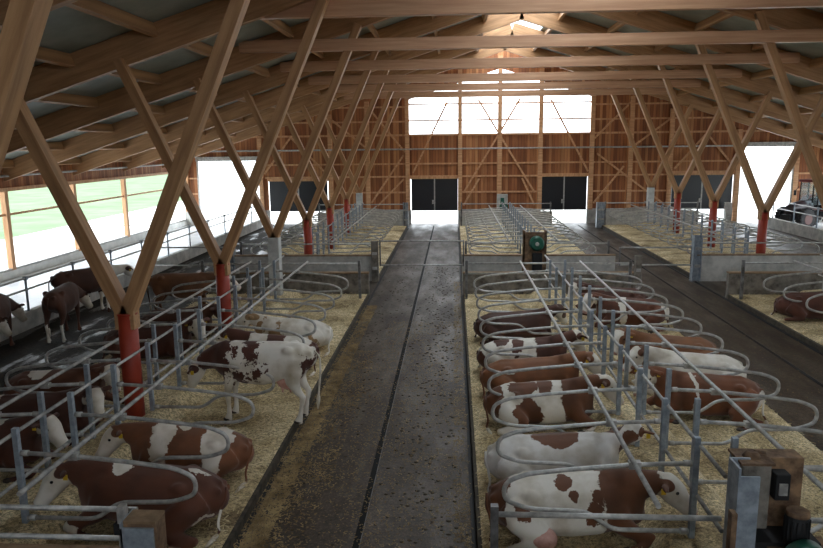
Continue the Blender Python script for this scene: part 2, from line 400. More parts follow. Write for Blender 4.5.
# side walls --------------------------------------------------------------
FR=[1.4+5.1*k for k in range(-1,9)]      # frame lines: 6.5, 11.6 ... 42.2
FR=[y for y in FR if y>YB]
def side_wall(name,x,sgn):
    b=MB(); b.box((x-.1,YB,0),(x+.1,GY,.33)); w=struct(name,b,M['sill'])
    ztop=zu(x)+RD-.05
    b=MB(); b.box((x-.06,YB,3.5),(x+.06,GY,ztop)); obj('cladding',b,M['boards'],w)
    b=MB(); b.box((x-.06,YB,.33),(x+.06,CLOSED[sgn],3.5)); obj('cladding',b,M['boards'],w)  # unseen boards added over the near bays to block daylight
    b=MB(); b.tube([(x-sgn*.25,YB+.1,4.05),(x-sgn*.25,GY-.2,4.05)],.045); obj('pipe',b,M['steel'],w)
    beam('wall_plate',(x-sgn*.12,YB,3.52),(x-sgn*.12,GY,3.52),.14,.16,M['wood2'],w,up=(1,0,0))
    for k in range(9):
        y0=FR[k]; y1=FR[k+1] if k<8 else GY
        if y1-y0<1 or y1<CLOSED[sgn]: continue
        wn=empty(f'window_{k+10 if sgn<0 else k+20}',(x,(y0+y1)/2,.33)); wn['kind']='structure'; h=(y1-y0)/2
        b=MB(); b.cbox((0,-h,1.6),(.2,.22,3.2)); obj('window_post',b,M['wood2'],wn)
        b=MB(); b.cbox((0,0,2.2),(.06,2*h,.09)); obj('window_bar',b,M['wood2'],wn)
        b=MB(); b.cbox((0,0,.05),(.16,2*h,.06)); obj('window_sill',b,M['steel'],wn)
    return w
side_wall('wall_left',XL,-1); side_wall('wall_right',XR,1)
for y in range(28,45,2):
    pass
wf = gable_wall('wall_front', YB-.12, YB, FRONT_OPEN)

# ---------------------------------------------------------------- roof frames
CZ={6.5:7.9,11.6:7.88,16.7:8.0,21.8:7.84,26.9:7.79,32.0:7.74,37.1:7.74,42.2:7.73,1.4:7.9,-3.7:7.9}
frames=[]
for k in range(-1,9):
    y=1.4+5.1*k
    if y<-4: continue
    y=round(y,1)
    frames.append(y)
for i,y in enumerate(frames):
    f=empty('roof_frame',(X0,y,0))
    pos={1.4:'overhead just behind the viewpoint',6.5:'overhead at the very front, above the top edge of the view',11.6:'above the nearest red post, just over the top of the view'}.get(y)
    vis=[q for q in frames if q>=16.7]
    if y in vis:
        k=vis.index(y); w='nearest collar beam in view' if k==0 else f'{ordn(k)} collar beam counted from the front' if k<len(vis)-1 else 'farthest collar beam, closest to the end wall'
        lab=f'glued timber roof frame with the {w}'
    else: lab='glued timber roof frame '+(pos or 'behind the viewpoint')
    tag(f,lab,'roof frame','timber roof frames across the barn')
    for s_ in (-1,1):
        xo=(XL if s_<0 else XR)
        # tapered end: parallel glulam
        p=Vector((0,0,zu(X0)+RD/2)); L=abs(xo-X0)
        q=Vector((s_*(L+.6),0,zu(X0)+RD/2-SL*(L+.6)))
        beam('rafter',p+Vector((0,.12,0)),q+Vector((0,.12,0)),RD*math.cos(ca),.2,M['wood'],f)
    cz=CZ.get(y,7.9)
    ch=.38 if y<20 else .34
    b=MB(); b.cbox((0,0,0),(18.6,.2,ch)); obj('collar_beam',b,M['beam'],f,loc=(0,-.09 if y!=16.7 else .33,cz+ch/2),bevel=.01)
# purlins between the frames
pro=None
bays=[(frames[i],frames[i+1]) for i in range(len(frames)-1)]+[(frames[-1],GY+.0)]
rows=[]
for s_,nm in ((-1,'left'),(1,'right')):
    x=1.62
    lim=abs((XL if s_<0 else XR)-X0)
    n=0
    while x<lim+.2:
        rows.append((s_,nm,n,x)); x+=2.05; n+=1
for bi,(ya,yb) in enumerate(bays):
    for s_,nm,n,x in rows:
        L=yb-ya-.22
        X=X0+s_*x; z=zu(X)+RD-.17
        if pro is None:
            b=MB(); b.cbox((0,0,0),(1,.12,.3)); pro=obj('purlin',b,M['wood']); o=pro
        else:
            o=pro.copy(); COL.objects.link(o)
        o.matrix_basis=Matrix.Translation((X,(ya+yb)/2+.12,z)) @ Matrix.Rotation(s_*ca,4,'Y') @ Matrix.Rotation(PI/2,4,'Z') @ Matrix.Diagonal((L-(.0 if yb<GY else .1),1,1,1))
        side='first' if n==0 else ordn(n)
        wh='bay nearest the end wall' if bi==len(bays)-1 else f'{ordn(len(bays)-1-bi)} bay before the end wall'
        tag(o,f'timber purlin, {nm} roof slope, {side} from ridge, {wh}','purlin','purlins between the roof frames')
# ---------------------------------------------------------------- V columns
def v_column(x,y,zf,red,label,inner_top,outer_top,zb=.2):
    c=empty('forked_column',(x,y,0)); tag(c,label,'column','V-shaped timber columns')
    b=MB()
    if red:
        b.tube([(0,0,zb),(0,0,zf-.02)],.165,20); sl=obj('red_sleeve',b,M['red'],c); sl['label']='red painted round post base'
        b=MB(); b.tube([(0,0,zf-.03),(0,0,zf)],.178,20); obj('sleeve_rim',b,M['red'],c)
        b=MB(); b.tube([(0,0,zb-.02),(0,0,zb+.03)],.2,20); obj('foot_plate',b,M['dirty_steel'],c)
    else:
        b=MB(); b.box((-.18,-.18,zb),(.18,.18,zf-.02)); o=obj('white_plinth',b,M['whitepost'],c,bevel=.02); o['label']='white square post base'
    s_=1 if x<X0 else -1       # towards the ridge
    b=MB(); 
    k=1/2.235
    def arm(sg,zt,nm):
        L=zt-zf
        p=Vector((-sg*.02,0,zf-.12)); q=Vector((sg*(k*L),0,zt))
        return beam(nm,p,q,.22,.26,M['wood'],c,bevel=.008)
    arm(s_,inner_top,'inner_strut'); arm(-s_,outer_top,'outer_strut')
    b=MB(); b.box((-.17,-.125,zf-.28),(.17,.125,zf+.08)); obj('strut_joint',b,M['wood'],c,bevel=.01)
    return c
Lys=[6.5,11.6,16.7,21.8,26.9,32.0,37.1,42.2]
names={6.5:'forked timber column at the left edge, only its big dark strut in view',11.6:'forked timber column on the nearest and largest red post, front left',16.7:'forked timber column on the second red post from the front on the left',
 21.8:'forked timber column on a white plinth, left of centre alley beside low wall',26.9:'forked timber column on the first red post beyond the cross passage, left',32.0:'forked timber column on the middle red post of the left back block',
 37.1:'forked timber column on the farthest red post, left back block',42.2:'forked timber column on a white plinth near the end wall, left of the centre alley'}
for y in Lys:
    v_column(-5.65,y,2.29,y not in (21.8,42.2),names[y],8.6,7.1)
rn={21.8:'forked timber column at the right edge, only its long strut in view',26.9:'forked timber column on the nearest and largest red post on the right',32.0:'forked timber column on the middle red post of the right back block',
 37.1:'forked timber column on the farthest red post on the right',42.2:'forked timber column on a white plinth near the end wall, right side',16.7:'forked timber column out of view beyond the right edge'}
for y in (16.7,21.8,26.9,32.0,37.1,42.2):
    v_column(11.45,y,2.48,y not in (21.8,42.2),rn[y],8.7,7.1)
# ---------------------------------------------------------------- stall platforms, walls
FY0,FY1=6.55,23.2       # front blocks
BY0,BY1=26.4,43.3       # back blocks
def platform(name,x0,x1,y0,y1):
    b=MB(); b.box((x0,y0,0),(x1,y1,.15)); return struct(name,b,M['kerb'])
CX={'left':-5.66,'centre':3.03,'right':11.45}
BL=[('left',-8.4,-2.85),('centre',.3,5.95),('right',8.9,14.6)]
def bedding(label,x0,x1,y0,y1,seed,cx,strip=False):
    nx=int((x1-x0)/.12); ny=int((y1-y0)/.12); vs=[]; fs=[]
    for j in range(ny+1):
        for i in range(nx+1):
            x=x0+(x1-x0)*i/nx; y=y0+(y1-y0)*j/ny
            e=min(x-x0,x1-x,y-y0,y1-y); k=min(1,e/.25)
            h=noise.noise(Vector((x*.9,y*.9,seed)))*.035+noise.noise(Vector((x*3,y*3,seed+9)))*.025
            if strip: h-=.0
            md=max(0,1-abs(x-cx)/.75) if strip else 0; md=min(1,md*2.2)*min(1,max(0,(min(y-y0,y1-y))/.5))
            vs.append((x,y,.165+k*(.03+h)+.24*md*md*(3-2*md)))
    for j in range(ny):
        for i in range(nx):
            a=j*(nx+1)+i; fs.append((a,a+1,a+nx+2,a+nx+1))
    b=MB(); b.add(vs,fs,True); o=obj('straw_litter',b,M['straw']); tag(o,label,'straw',kind='stuff'); return o
n=0
for nm,x0,x1 in BL:
    [bedding(f'heaped straw between the stall posts of the {nm} {w} block',CX[nm]-.7,CX[nm]+.7,a_,b_,n*3.1+77,CX[nm],True) for w,a_,b_ in (('front',FY0+.15,FY1-.15),('back',BY0+.15,BY1-.15))]; platform(f'floor_{nm}_front',x0,x1,FY0,FY1); platform(f'floor_{nm}_back',x0,x1,BY0,BY1)
    bedding(f'chopped straw bedding covering the {nm} front stall block',x0+.05,x1-.05,FY0+.1,FY1-.1,n*3.1,CX[nm])
    bedding(f'chopped straw bedding covering the {nm} back stall block',x0+.05,x1-.05,BY0+.1,BY1-.1,n*3.1+50,CX[nm])
    n+=1
    # low walls at block ends
    for (y,zt,w,lb) in ((FY0-.1,1.0,.2,'near end of the front stalls'),(FY1,.9,.2,'far end of the front stalls'),(BY0-.1,1.0,.2,'near end of the back stalls'),(BY1,1.0,.2,'far end of the back stalls')):
        b=MB(); b.box((x0,y-w/2,0),(x1,y+w/2,zt-.04))
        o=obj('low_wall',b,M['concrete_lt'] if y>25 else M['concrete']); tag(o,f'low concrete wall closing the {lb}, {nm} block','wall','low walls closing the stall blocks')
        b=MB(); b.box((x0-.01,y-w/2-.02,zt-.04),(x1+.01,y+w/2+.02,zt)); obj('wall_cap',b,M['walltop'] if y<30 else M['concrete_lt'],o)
# scraper channels
for nm,x in (('centre',-1.26),('right',7.75)):
    b=MB(); b.box((x-.05,YB+.2,-.001),(x+.035,GY-1,.004)); o=obj('scraper_channel',b,M['slot'])
    tag(o,f'narrow black scraper channel running along the {nm} alley floor','channel','scraper channels in the alleys')
    b=MB(); b.box((x+.035,YB+.2,0),(x+.045,GY-1,.006)); obj('channel_rail',b,M['dirty_steel'],o)
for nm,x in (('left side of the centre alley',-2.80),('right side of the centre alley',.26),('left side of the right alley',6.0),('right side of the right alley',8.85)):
    b=MB(); b.box((x-.03,FY0,.0),(x+.03,BY1,.03)); o=obj('dark_seam',b,M['tar'])  # dark strip laid at the foot of each kerb
    tag(o,f'dark seam along the {nm}, below the kerb','dirt',kind='stuff')
# ---------------------------------------------------------------- stall dividers
prof=[(2.17,1.37),(1.5,1.34),(.75,1.265),(.25,1.2),(.0,1.08),(.0,.86),(.3,.75),(1.0,.73),(1.3,.5),(2.2,.5)]
def divider_proto():
    root=empty('stall_divider',(0,0,0))
    path=fillet([(u,0,z) for u,z in prof],.13,4)
    b=MB(); b.tube(path,.029,8); obj('tube_loop',b,M['steel'],root)
    b=MB(); b.box((2.2,-.035,.12),(2.27,.035,1.70)); obj('post',b,M['steel_post'],root,bevel=.006)
    for x,z in ((2.15,1.37),(2.15,.5)):
        b=MB(); b.tube([(x-.05,0,z),(x+.04,0,z)],.04,8); obj('clamp',b,M['steel'],root)
    b=MB(); b.box((1.46,-.045,1.30),(1.6,.045,1.385)); obj('rail_saddle',b,M['steel'],root)
    return root
proto=divider_proto(); first=True
YS=[7.96+1.281*j for j in range(11)]
def place(x,y,rz,label,group):
    global first
    if first: o=proto; first=False
    else: o=copy_tree(proto)
    o.location=(x,y,0); o.rotation_euler=(0,0,rz)
    tag(o,label,'stall divider',group)
    return o
rowsdef=[('centre','left',.60,0),('centre','right',5.5,PI),('left','right',-3.19,PI),('left','left',-8.1,0),('right','left',9.0,0)]
for blk,side,x,rz in rowsdef:
    ys=YS
    if blk=='right': ys=[y for y in YS if y>15]
    for k,y in enumerate(ys):
        j=YS.index(y)
        lab=f'bent tube stall divider, {ordn(j)} from front, {side} row of {blk} front block'
        if blk=='right':
            jj=len(YS)-1-j
            lab=f'bent tube stall divider, {ordn(jj)} before the far wall of the right front block'
        place(x,y,rz,lab,f'stall dividers of the {blk} front block')
YB2=[27.6+1.281*j for j in range(12)]
for blk,side,x,rz in rowsdef+[('right','right',13.9,PI)]:
    for j,y in enumerate(YB2):
        lab=f'bent tube stall divider, {ordn(j)} from near end, {side} row of {blk} back block'
        place(x,y,rz,lab,f'stall dividers of the {blk} back block')
# long rails -------------------------------------------------------------
def rail(name,pts,r,label,cat,group=None,mat='steel'):
    b=MB(); b.tube(pts,r,8); o=obj(name,b,M[mat]); tag(o,label,cat,group); return o
def longrails(xl,xr,y0,y1,where,tie):
    for side,x in (('left',xl+1.53 if xl is not None else None),('right',xr-1.53 if xr is not None else None)):
        if x is None: continue
        rail('neck_rail',[(x,y0,1.405),(x,y1,1.405)],.03,f'long neck rail on top of the {side} stall dividers, {where}','rail','neck rails over the stalls')
    x=xl+2.3 if tie=='left' else xr-2.3
    for z,w in ((1.6,'upper'),(.97,'lower')):
        rail('post_rail',[(x,y0+.3,z),(x,y1,z)],.025,f'{w} long rail tying the stall posts together, {where}','rail','rails tying the stall posts')
longrails(.57,5.5,6.86,22.3,'centre front block','left')
longrails(-8.1,-3.19,6.86,22.3,'left front block','right')
longrails(9.0,None,14.9,22.3,'right front block','left')
longrails(.57,5.5,26.8,42.9,'centre back block','left')
longrails(-8.1,-3.19,26.8,42.9,'left back block','right')
longrails(9.0,13.9,26.8,42.9,'right back block','left')
# end rails across blocks: gate of two tubes with short posts
def end_rails(x0,x1,y,zs,label,posts=()):
    root=empty('end_rail_gate',((x0+x1)/2,y,0)); tag(root,label,'railing','railings closing the stall blocks')
    cx=(x0+x1)/2
    for z in zs:
        b=MB(); b.tube([(x0-cx,0,z),(x1-cx,0,z)],.03,8); obj('rail',b,M['steel'],root)
    for p in posts:
        b=MB(); b.box((p-cx-.04,-.04,.15),(p-cx+.04,.04,max(zs)+.1)); obj('post',b,M['dirty_steel'],root)
    return root
end_rails(.4,2.72,6.83,(1.3,),'tube rail across the very front, left of the rusty drive unit',(.42,))
end_rails(3.5,5.9,6.83,(1.3,),'tube rail across the very front, right of the rusty drive unit',(5.8,))
end_rails(-8.3,-3.4,6.83,(1.27,.93),'pair of tube rails at lower left, ending at the timber topped post',())
end_rails(.35,5.6,22.35,(1.33,1.0),'two horizontal tubes closing the far end of the centre front stalls',(.4,5.55))
end_rails(-8.3,-3.0,22.35,(1.33,),'horizontal tube closing the far end of the left front stalls',(-8.2,-3.05))
end_rails(9.0,14.5,22.35,(1.33,),'horizontal tube closing the far end of the right front stalls',(9.02,14.4))
for nm,x0,x1 in BL:
    end_rails(x0+.1,x1-.1,26.75,(1.35,),f'horizontal tube at the near end of the {nm} back stalls',(x0+.15,x1-.15))
    end_rails(x0+.1,x1-.1,43.0,(1.5,1.15),f'pair of horizontal tubes at the far end of the {nm} back stalls',(x0+.15,x1-.15))
# alley gates
def alley_gate(x0,x1,y,zs,label):
    root=empty('alley_gate',(x0,y,0)); tag(root,label,'gate','tube gates across the alleys')
    for z in zs:
        b=MB(); b.tube([(0,0,z),(x1-x0,0,z)],.03,8); obj('gate_rail',b,M['steel'],root)
    b=MB(); b.tube([(x1-x0,0,zs[0]-.04),(x1-x0,0,zs[-1]+.04)],.028,8); obj('gate_stile',b,M['dirty_steel'],root)
    b=MB(); b.tube([(.03,0,zs[0]-.04),(.03,0,zs[-1]+.04)],.028,8); obj('gate_stile',b,M['dirty_steel'],root)
alley_gate(-2.8,.35,26.15,(.63,1.54),'tube gate of two bars across the centre alley at the cross passage')
alley_gate(6.1,8.72,26.3,(.6,1.25),'tube gate of two bars across the right alley at the cross passage')
alley_gate(-12.0,-8.6,26.3,(.6,1.3),'tube gate of two bars across the left alley behind the forked columns')
def thick_post(x,y,w,d,h,label,mat='concrete',cap=None,name='gate_post',bevel=.01):
    root=empty(name,(x,y,0)); tag(root,label,'post','heavy gate posts')
    b=MB()
    if mat=='hbeam':
        t=.015
        b.box((-w/2,-d/2,0),(-w/2+t,d/2,h)); b.box((w/2-t,-d/2,0),(w/2,d/2,h)); b.box((-w/2+t,-t/2,0),(w/2-t,t/2,h))
        obj('steel_section',b,M['steel_post'],root)
        b=MB(); b.box((-w/2-.02,-d/2-.02,0),(w/2+.02,d/2+.02,.03)); obj('base_plate',b,M['dirty_steel'],root)
    else:
        b.box((-w/2,-d/2,0),(w/2,d/2,h)); obj('shaft',b,M[mat],root,bevel=bevel)
        b=MB(); b.box((-w/2-.01,-d/2-.01,h),(w/2+.01,d/2+.01,h+.04)); obj('post_cap',b,M[cap or mat],root)
    b=MB(); b.cbox((0,-d/2-.02,h*.72),(w*.7,.03,.1)); b.cbox((0,-d/2-.02,h*.35),(w*.7,.03,.1)); obj('hinge_plate',b,M['steel'],root)
    return root
thick_post(-2.97,26.2,.26,.26,1.5,'grey concrete gate post at the left end of the two bar gate, centre alley','concrete')
thick_post(8.87,26.2,.3,.3,1.72,'galvanised steel gate post on the corner of the right back block','hbeam')
thick_post(5.85,22.6,.2,.2,1.5,'small grey post at the right far corner of the centre front block','concrete')
thick_post(-2.95,43.1,.3,.3,1.6,'steel gate post at the far end of the centre alley, left side','hbeam')
thick_post(8.8,43.1,.5,.3,1.55,'galvanised gate post at the far end of the right alley','hbeam')
thick_post(-8.5,26.2,.3,.3,1.55,'dark steel post at the outer corner of the left back block','hbeam')
thick_post(16.9,GY-.8,.35,.35,1.3,'short concrete post by the far right door beside the feed kerb','concrete_lt')
# timber topped steel post, front left
root=empty('timber_topped_post',(-3.17,6.5,0)); tag(root,'steel clad post with a timber top at the front left alley corner','post')
b=MB(); b.box((-.17,-.12,0),(.17,.12,1.36)); obj('timber_core',b,M['rust'],root,bevel=.01)
b=MB(); b.box((-.19,-.15,0),(-.17,.15,1.38)); b.box((-.19,-.15,0),(.15,-.125,1.33)); obj('steel_flange',b,M['steel_post'],root)
b=MB(); b.box((-.168,-.118,1.36),(.168,.118,1.39)); obj('top_board',b,M['walltop'],root)
b=MB(); b.box((-.26,-.05,.6),(-.19,.05,1.5)); obj('bracket',b,M['steel'],root)
b=MB(); b.box((-.30,-.06,.85),(-.19,.06,.97)); b.box((-.30,-.06,1.2),(-.19,.06,1.32)); obj('rail_clamp',b,M['tar'],root)
# feed fences ------------------------------------------------------------
def fence(x,y0,y1,zk,zs,label,step=2.55):
    root=empty('feed_fence',(x,y0,0)); tag(root,label,'fence','feed passage fences')
    y=y0
    for z in zs:
        b=MB(); b.tube([(0,0,z),(0,y1-y0,z)],.03,8); obj('rail',b,M['steel'],root)
    n=0
    while y<=y1+.01:
        b=MB(); b.tube([(0,y-y0,zk),(0,y-y0,max(zs)+.05)],.035,8); b.cbox((0,y-y0,zk+.01),(.14,.14,.02)); b.cbox((0,y-y0,max(zs)),(.1,.1,.1)); obj('fence_post',b,M['steel_post'],root); y+=step
fence(-12.25,9,43.5,.5,(1.12,1.45),'galvanised tube fence on the left feed passage kerb')
fence(18.67,12,43.3,.6,(1.2,1.62),'galvanised tube fence on the right feed passage kerb in front of the tractor')
def drive_frame(): pass
# ---------------------------------------------------------------- scraper drives
def drive_unit(x,y,rz,label,full,scale=1):
    root=empty('scraper_drive',(x,y,0),rz); tag(root,label,'drive unit','scraper drive units')
    if full:
        # open U channel post, rusty cabinet, motor
        b=MB(); b.box((-.42,-.12,0),(-.40,.14,2.06)); b.box((-.40,-.12,0),(-.22,-.1,1.98)); b.box((-.40,.12,0),(-.22,.14,2.06)); obj('channel_post',b,M['steel_post'],root)
        b=MB(); b.box((-.47,-.16,0),(-.42,-.06,1.62)); obj('side_bracket',b,M['rust'],root)
        b=MB(); b.box((-.32,.05,1.35),(-.04,.36,2.02)); obj('cabinet',b,M['concrete'],root,bevel=.02)
        b=MB(); b.box((-.34,.03,2.02),(-.02,.38,2.045)); obj('cabinet_lid',b,M['rust'],root)
        b=MB(); b.box((.0,.2,1.3),(.33,.42,2.03)); obj('rusty_box',b,M['rust'],root,bevel=.01)
        b=MB(); b.box((0.0,.04,1.66),(.14,.18,1.93)); hs=obj('control_box',b,M['tar'],root,bevel=.01)
        b=MB(); b.box((.03,.025,1.72),(.11,.04,1.84)); obj('gauge_window',b,M['steel'],hs)
        b=MB(); b.tube([(-.18,.2,2.045),(-.18,.2,2.1)],[.09,.05],14); b.tube([(-.16,.2,2.09),(-.04,.24,2.07)],.018,8); obj('rusty_knob',b,M['rust'],root)
        b=MB(); b.box((-.1,-.35,1.2),(.5,.1,1.26)); b.box((-.1,-.35,.4),(-.06,.1,1.2)); b.box((.46,-.35,.4),(.5,.1,1.2)); obj('mount_frame',b,M['rust'],root)
        b=MB(); b.tube([(.16,-.1,1.3),(.16,-.1,1.6)],.105,20); mo=obj('motor',b,M['tar'],root)
        for k in range(14):
            pass
        b=MB(); b.tube([(.16,-.1,1.6),(.16,-.1,1.64)],[.11,.1],20); obj('motor_cap',b,M['rust'],mo)
        b=MB()
        for k in range(16):
            a=2*PI*k/16; b.cbox((.16+.108*math.cos(a),-.1+.108*math.sin(a),1.44),(.012,.012,.26))
        obj('cooling_fins',b,M['tar'],mo)
        b=MB(); b.tube([(.16,-.5,1.24),(.16,-.26,1.24)],.2,24); b.tube([(.16,-.54,1.24),(.16,-.5,1.24)],[.13,.2],24); obj('gear_housing',b,M['green'],root)
        b=MB(); b.tube([(.22,-.66,1.2),(.22,-.58,1.2)],.13,20); obj('rusty_wheel',b,M['rust'],root)
        b=MB(); b.box((-.1,-.6,1.0),(.42,-.25,1.04)); obj('base_plate',b,M['rust'],root)
        b=MB(); b.box((-.2,-.1,0),(.4,.3,1.3)); obj('lower_casing',b,M['tar'],root)
    else:
        b=MB(); b.box((-.42,-.1,0),(.42,-.04,1.9)); b.box((-.42,-.1,0),(-.36,.3,1.95)); b.box((.36,-.1,0),(.42,.3,1.95)); obj('timber_box',b,M['rust'],root,bevel=.01)
        b=MB(); b.box((-.36,-.04,0),(.36,.3,1.85)); obj('casing',b,M['concrete'],root)
        b=MB(); b.tube([(.05,-.3,1.5),(.05,-.12,1.5)],.27,24); b.tube([(.05,-.36,1.5),(.05,-.3,1.5)],[.2,.27],24); obj('green_wheel',b,M['green'],root)
        b=MB(); b.tube([(.05,-.4,1.5),(.05,-.36,1.5)],.07,12); obj('hub',b,M['steel'],root)
        b=MB(); b.box((-.1,-.3,.5),(.25,-.1,1.15)); obj('gearbox',b,M['tar'],root,bevel=.02)
    return root
drive_unit(3.1,6.5,0,'rusty scraper drive unit with round motor and green housing, front right foreground',True)
drive_unit(2.95,25.88,0,'brown boxed scraper drive with a round green wheel in the middle of the cross passage',False)
# far drive: small green motor on a pale post
root=empty('scraper_drive',(2.95,43.9,0)); tag(root,'small green motor on a pale block in front of the end wall','drive unit','scraper drive units')
b=MB(); b.box((-.3,0,0),(.35,.35,2.0)); obj('pale_block',b,M['concrete_lt'],root,bevel=.02)
b=MB(); b.tube([(.1,-.3,1.25),(.1,-.02,1.25)],.26,18); b.box((-.1,-.2,1.4),(.12,-.02,1.8)); obj('green_motor',b,M['green'],root)
# ---------------------------------------------------------------- tractor
def tractor(x,y,rz):
    t=empty('tractor',(x,y,0),rz); tag(t,'dark red tractor with glass cab parked on the right feed passage','tractor')
    def wheel(px,py,r,w,nm):
        b=MB(); b.tube([(px,py-w/2,r),(px,py-w/2+.05,r),(px,py+w/2-.05,r),(px,py+w/2,r)],[r*.9,r,r,r*.9],28)
        for k in range(20):
            a=2*PI*k/20
            Mx=Matrix.Translation((px,py,r))@Matrix.Rotation(a,4,'Y')
            b.cbox((0,w*.22,r),(.09,w*.5,.06),Mx@Matrix.Rotation(.5,4,'Z') if 0 else Mx)
            Mx=Matrix.Translation((px,py,r))@Matrix.Rotation(a+.15,4,'Y')
            b.cbox((0,-w*.22,r),(.09,w*.5,.06),Mx)
        wh=obj(nm,b,M['tyre'],t)
        b=MB(); b.tube([(px,py-w/2-.02,r),(px,py+w/2+.02,r)],r*.5,20); obj('rim',b,M['rim'],wh)
    for s_ in (-1,1):
        wheel(-.95,s_*.8,.82,.45,'rear_wheel'); wheel(1.35,s_*.72,.6,.36,'front_wheel')
    b=MB(); b.loft([(.3,0,1.25,.36,.38),(.9,0,1.25,.36,.38),(1.7,0,1.15,.33,.34),(1.95,0,1.05,.28,.27)],(0,0,1),12); obj('hood',b,M['tractor_hood'],t)
    b=MB(); b.cbox((.3,0,.75),(2.8,.5,.45)); b.cbox((1.35,0,.6),(.2,1.3,.2)); obj('chassis',b,M['tar'],t)
    b=MB(); b.box((1.9,-.3,.5),(2.15,.3,.85)); obj('front_weight',b,M['tar'],t,bevel=.03)
    for s_ in (-1,1):
        b=MB(); pts=[]
        for k in range(9):
            a=PI*.05+PI*.8*k/8; pts.append((-.95+1.0*math.cos(a),s_*.8,.82+1.0*math.sin(a)))
        for p,q in zip(pts,pts[1:]):
            p=Vector(p); q=Vector(q); bb,Mx=beam_between(p,q,.04,.5); b.add([Mx@Vector(v) for v in bb.v],bb.f)
        obj('fender',b,M['tractor_red'],t)
    fr=MB()
    for px,py in ((.35,.62),(.35,-.62),(-1.2,.66),(-1.2,-.66),(-.4,.66),(-.4,-.66)): fr.tube([(px,py,1.2),(px*.9,py*.95,2.65)],.04,6)
    obj('cab_frame',fr,M['tar'],t)
    b=MB(); b.box((-1.3,-.7,2.65),(.45,.7,2.8)); obj('cab_roof',b,M['tractor_red'],t,bevel=.05)
    b=MB(); b.box((.31,-.58,1.35),(.33,.58,2.6)); b.box((-1.18,-.6,1.35),(-1.16,.6,2.6)); b.box((-1.15,.6,1.35),(.3,.62,2.6)); b.box((-1.15,-.62,1.35),(.3,-.6,2.6)); obj('cab_glass',b,M['glass'],t)
    b=MB(); b.box((-.9,-.3,1.1),(-.4,.3,1.3)); b.box((-1.0,-.3,1.3),(-.9,.3,1.9)); obj('seat',b,M['tar'],t,bevel=.03)
    b=MB(); b.tube([(.55,.42,1.5),(.55,.42,2.5)],.045,8); obj('exhaust',b,M['tar'],t)
    b=MB(); b.tube([(.5,-.8,2.1),(.4,-.65,2.4)],.02,6); b.box((.45,-.9,1.85),(.5,-.75,2.15)); obj('mirror',b,M['tar'],t)
    return t
tractor(21.05,43.0,math.radians(206))
# pale object in the far left opening
# ---------------------------------------------------------------- cattle
def fuse(mb, name, vox=.024, it=7):
    me=mb.mesh(name+'_raw'); o=bpy.data.objects.new(name+'_raw',me); COL.objects.link(o)
    r=o.modifiers.new('r','REMESH'); r.mode='VOXEL'; r.voxel_size=vox; r.use_smooth_shade=True
    s=o.modifiers.new('s','SMOOTH'); s.factor=.5; s.iterations=it
    dg=bpy.context.evaluated_depsgraph_get(); dg.update()
    m2=bpy.data.meshes.new_from_object(o.evaluated_get(dg)); m2.name=name
    for p in m2.polygons: p.use_smooth=True
    bpy.data.objects.remove(o); bpy.data.meshes.remove(me)
    return m2
def head_loft(b, p0, d, up):
    """skull from the poll p0 along d"""
    p0=Vector(p0); d=Vector(d).normalized(); up=Vector(up); up=(up-d*up.dot(d)).normalized(); sd=d.cross(up)
    st=[(-.05,.0,.07,.08),(.0,.0,.115,.115),(.1,-.01,.122,.13),(.2,-.02,.112,.128),(.32,-.035,.088,.1),(.42,-.045,.078,.08),(.49,-.05,.082,.075),(.53,-.055,.062,.055)]
    b.loft([tuple(p0+d*a+up*o)+(w*1.3,h*1.22) for a,o,w,h in st],up,16)
    for s_ in (-1,1):
        q=p0+sd*(s_*.12)+up*.02+d*.02
        e=q+sd*(s_*.22)-up*.03-d*.02
        m_=(q+e)/2-up*.0
        b.loft([tuple(q)+(.03,.02),tuple(m_)+(.065,.022),tuple(q*.25+e*.75)+(.06,.02),tuple(e)+(.02,.015)],up,10)
        b.sphere(p0+d*.17+sd*(s_*.118)+up*.05,.036,10,6)      # brow
    info=dict(p=p0,d=d,up=up,sd=sd)
    return info
def stand_mesh(hd, neck):
    b=MB(); U_=(0,0,1)
    b.loft([(-.93,0,1.22,.06,.06),(-.88,0,1.18,.15,.16),(-.78,0,1.15,.22,.23),(-.6,0,1.12,.27,.28),(-.3,0,1.06,.30,.35),(0,0,1.01,.345,.385),(.3,0,1.02,.335,.375),(.55,0,1.06,.275,.35),(.74,0,1.08,.21,.29),(.88,0,1.08,.11,.18)],U_,20)
    for s_ in (-1,1):
        b.sphere((-.52,s_*.22,1.31),(.1,.07,.07)); b.sphere((-.86,s_*.12,1.24),(.07,.05,.06))
        b.loft([(.5,s_*.16,1.2,.1,.16),(.53,s_*.18,.95,.09,.15),(.56,s_*.18,.72,.07,.085),(.6,s_*.17,.47,.055,.06),(.585,s_*.17,.28,.036,.04),(.585,s_*.17,.13,.045,.048),(.61,s_*.17,.05,.055,.07),(.62,s_*.17,.0,.06,.08)],(1,0,0),12)
        b.loft([(-.62,s_*.15,1.15,.12,.24),(-.6,s_*.18,.92,.11,.2),(-.58,s_*.2,.74,.085,.13),(-.66,s_*.2,.58,.055,.08),(-.75,s_*.19,.47,.045,.06),(-.71,s_*.19,.28,.036,.042),(-.69,s_*.19,.13,.045,.05),(-.66,s_*.19,.05,.055,.07),(-.65,s_*.19,.0,.06,.08)],(1,0,0),12)
    b.loft(neck,U_,14)
    i=head_loft(b,*hd)
    return b,i
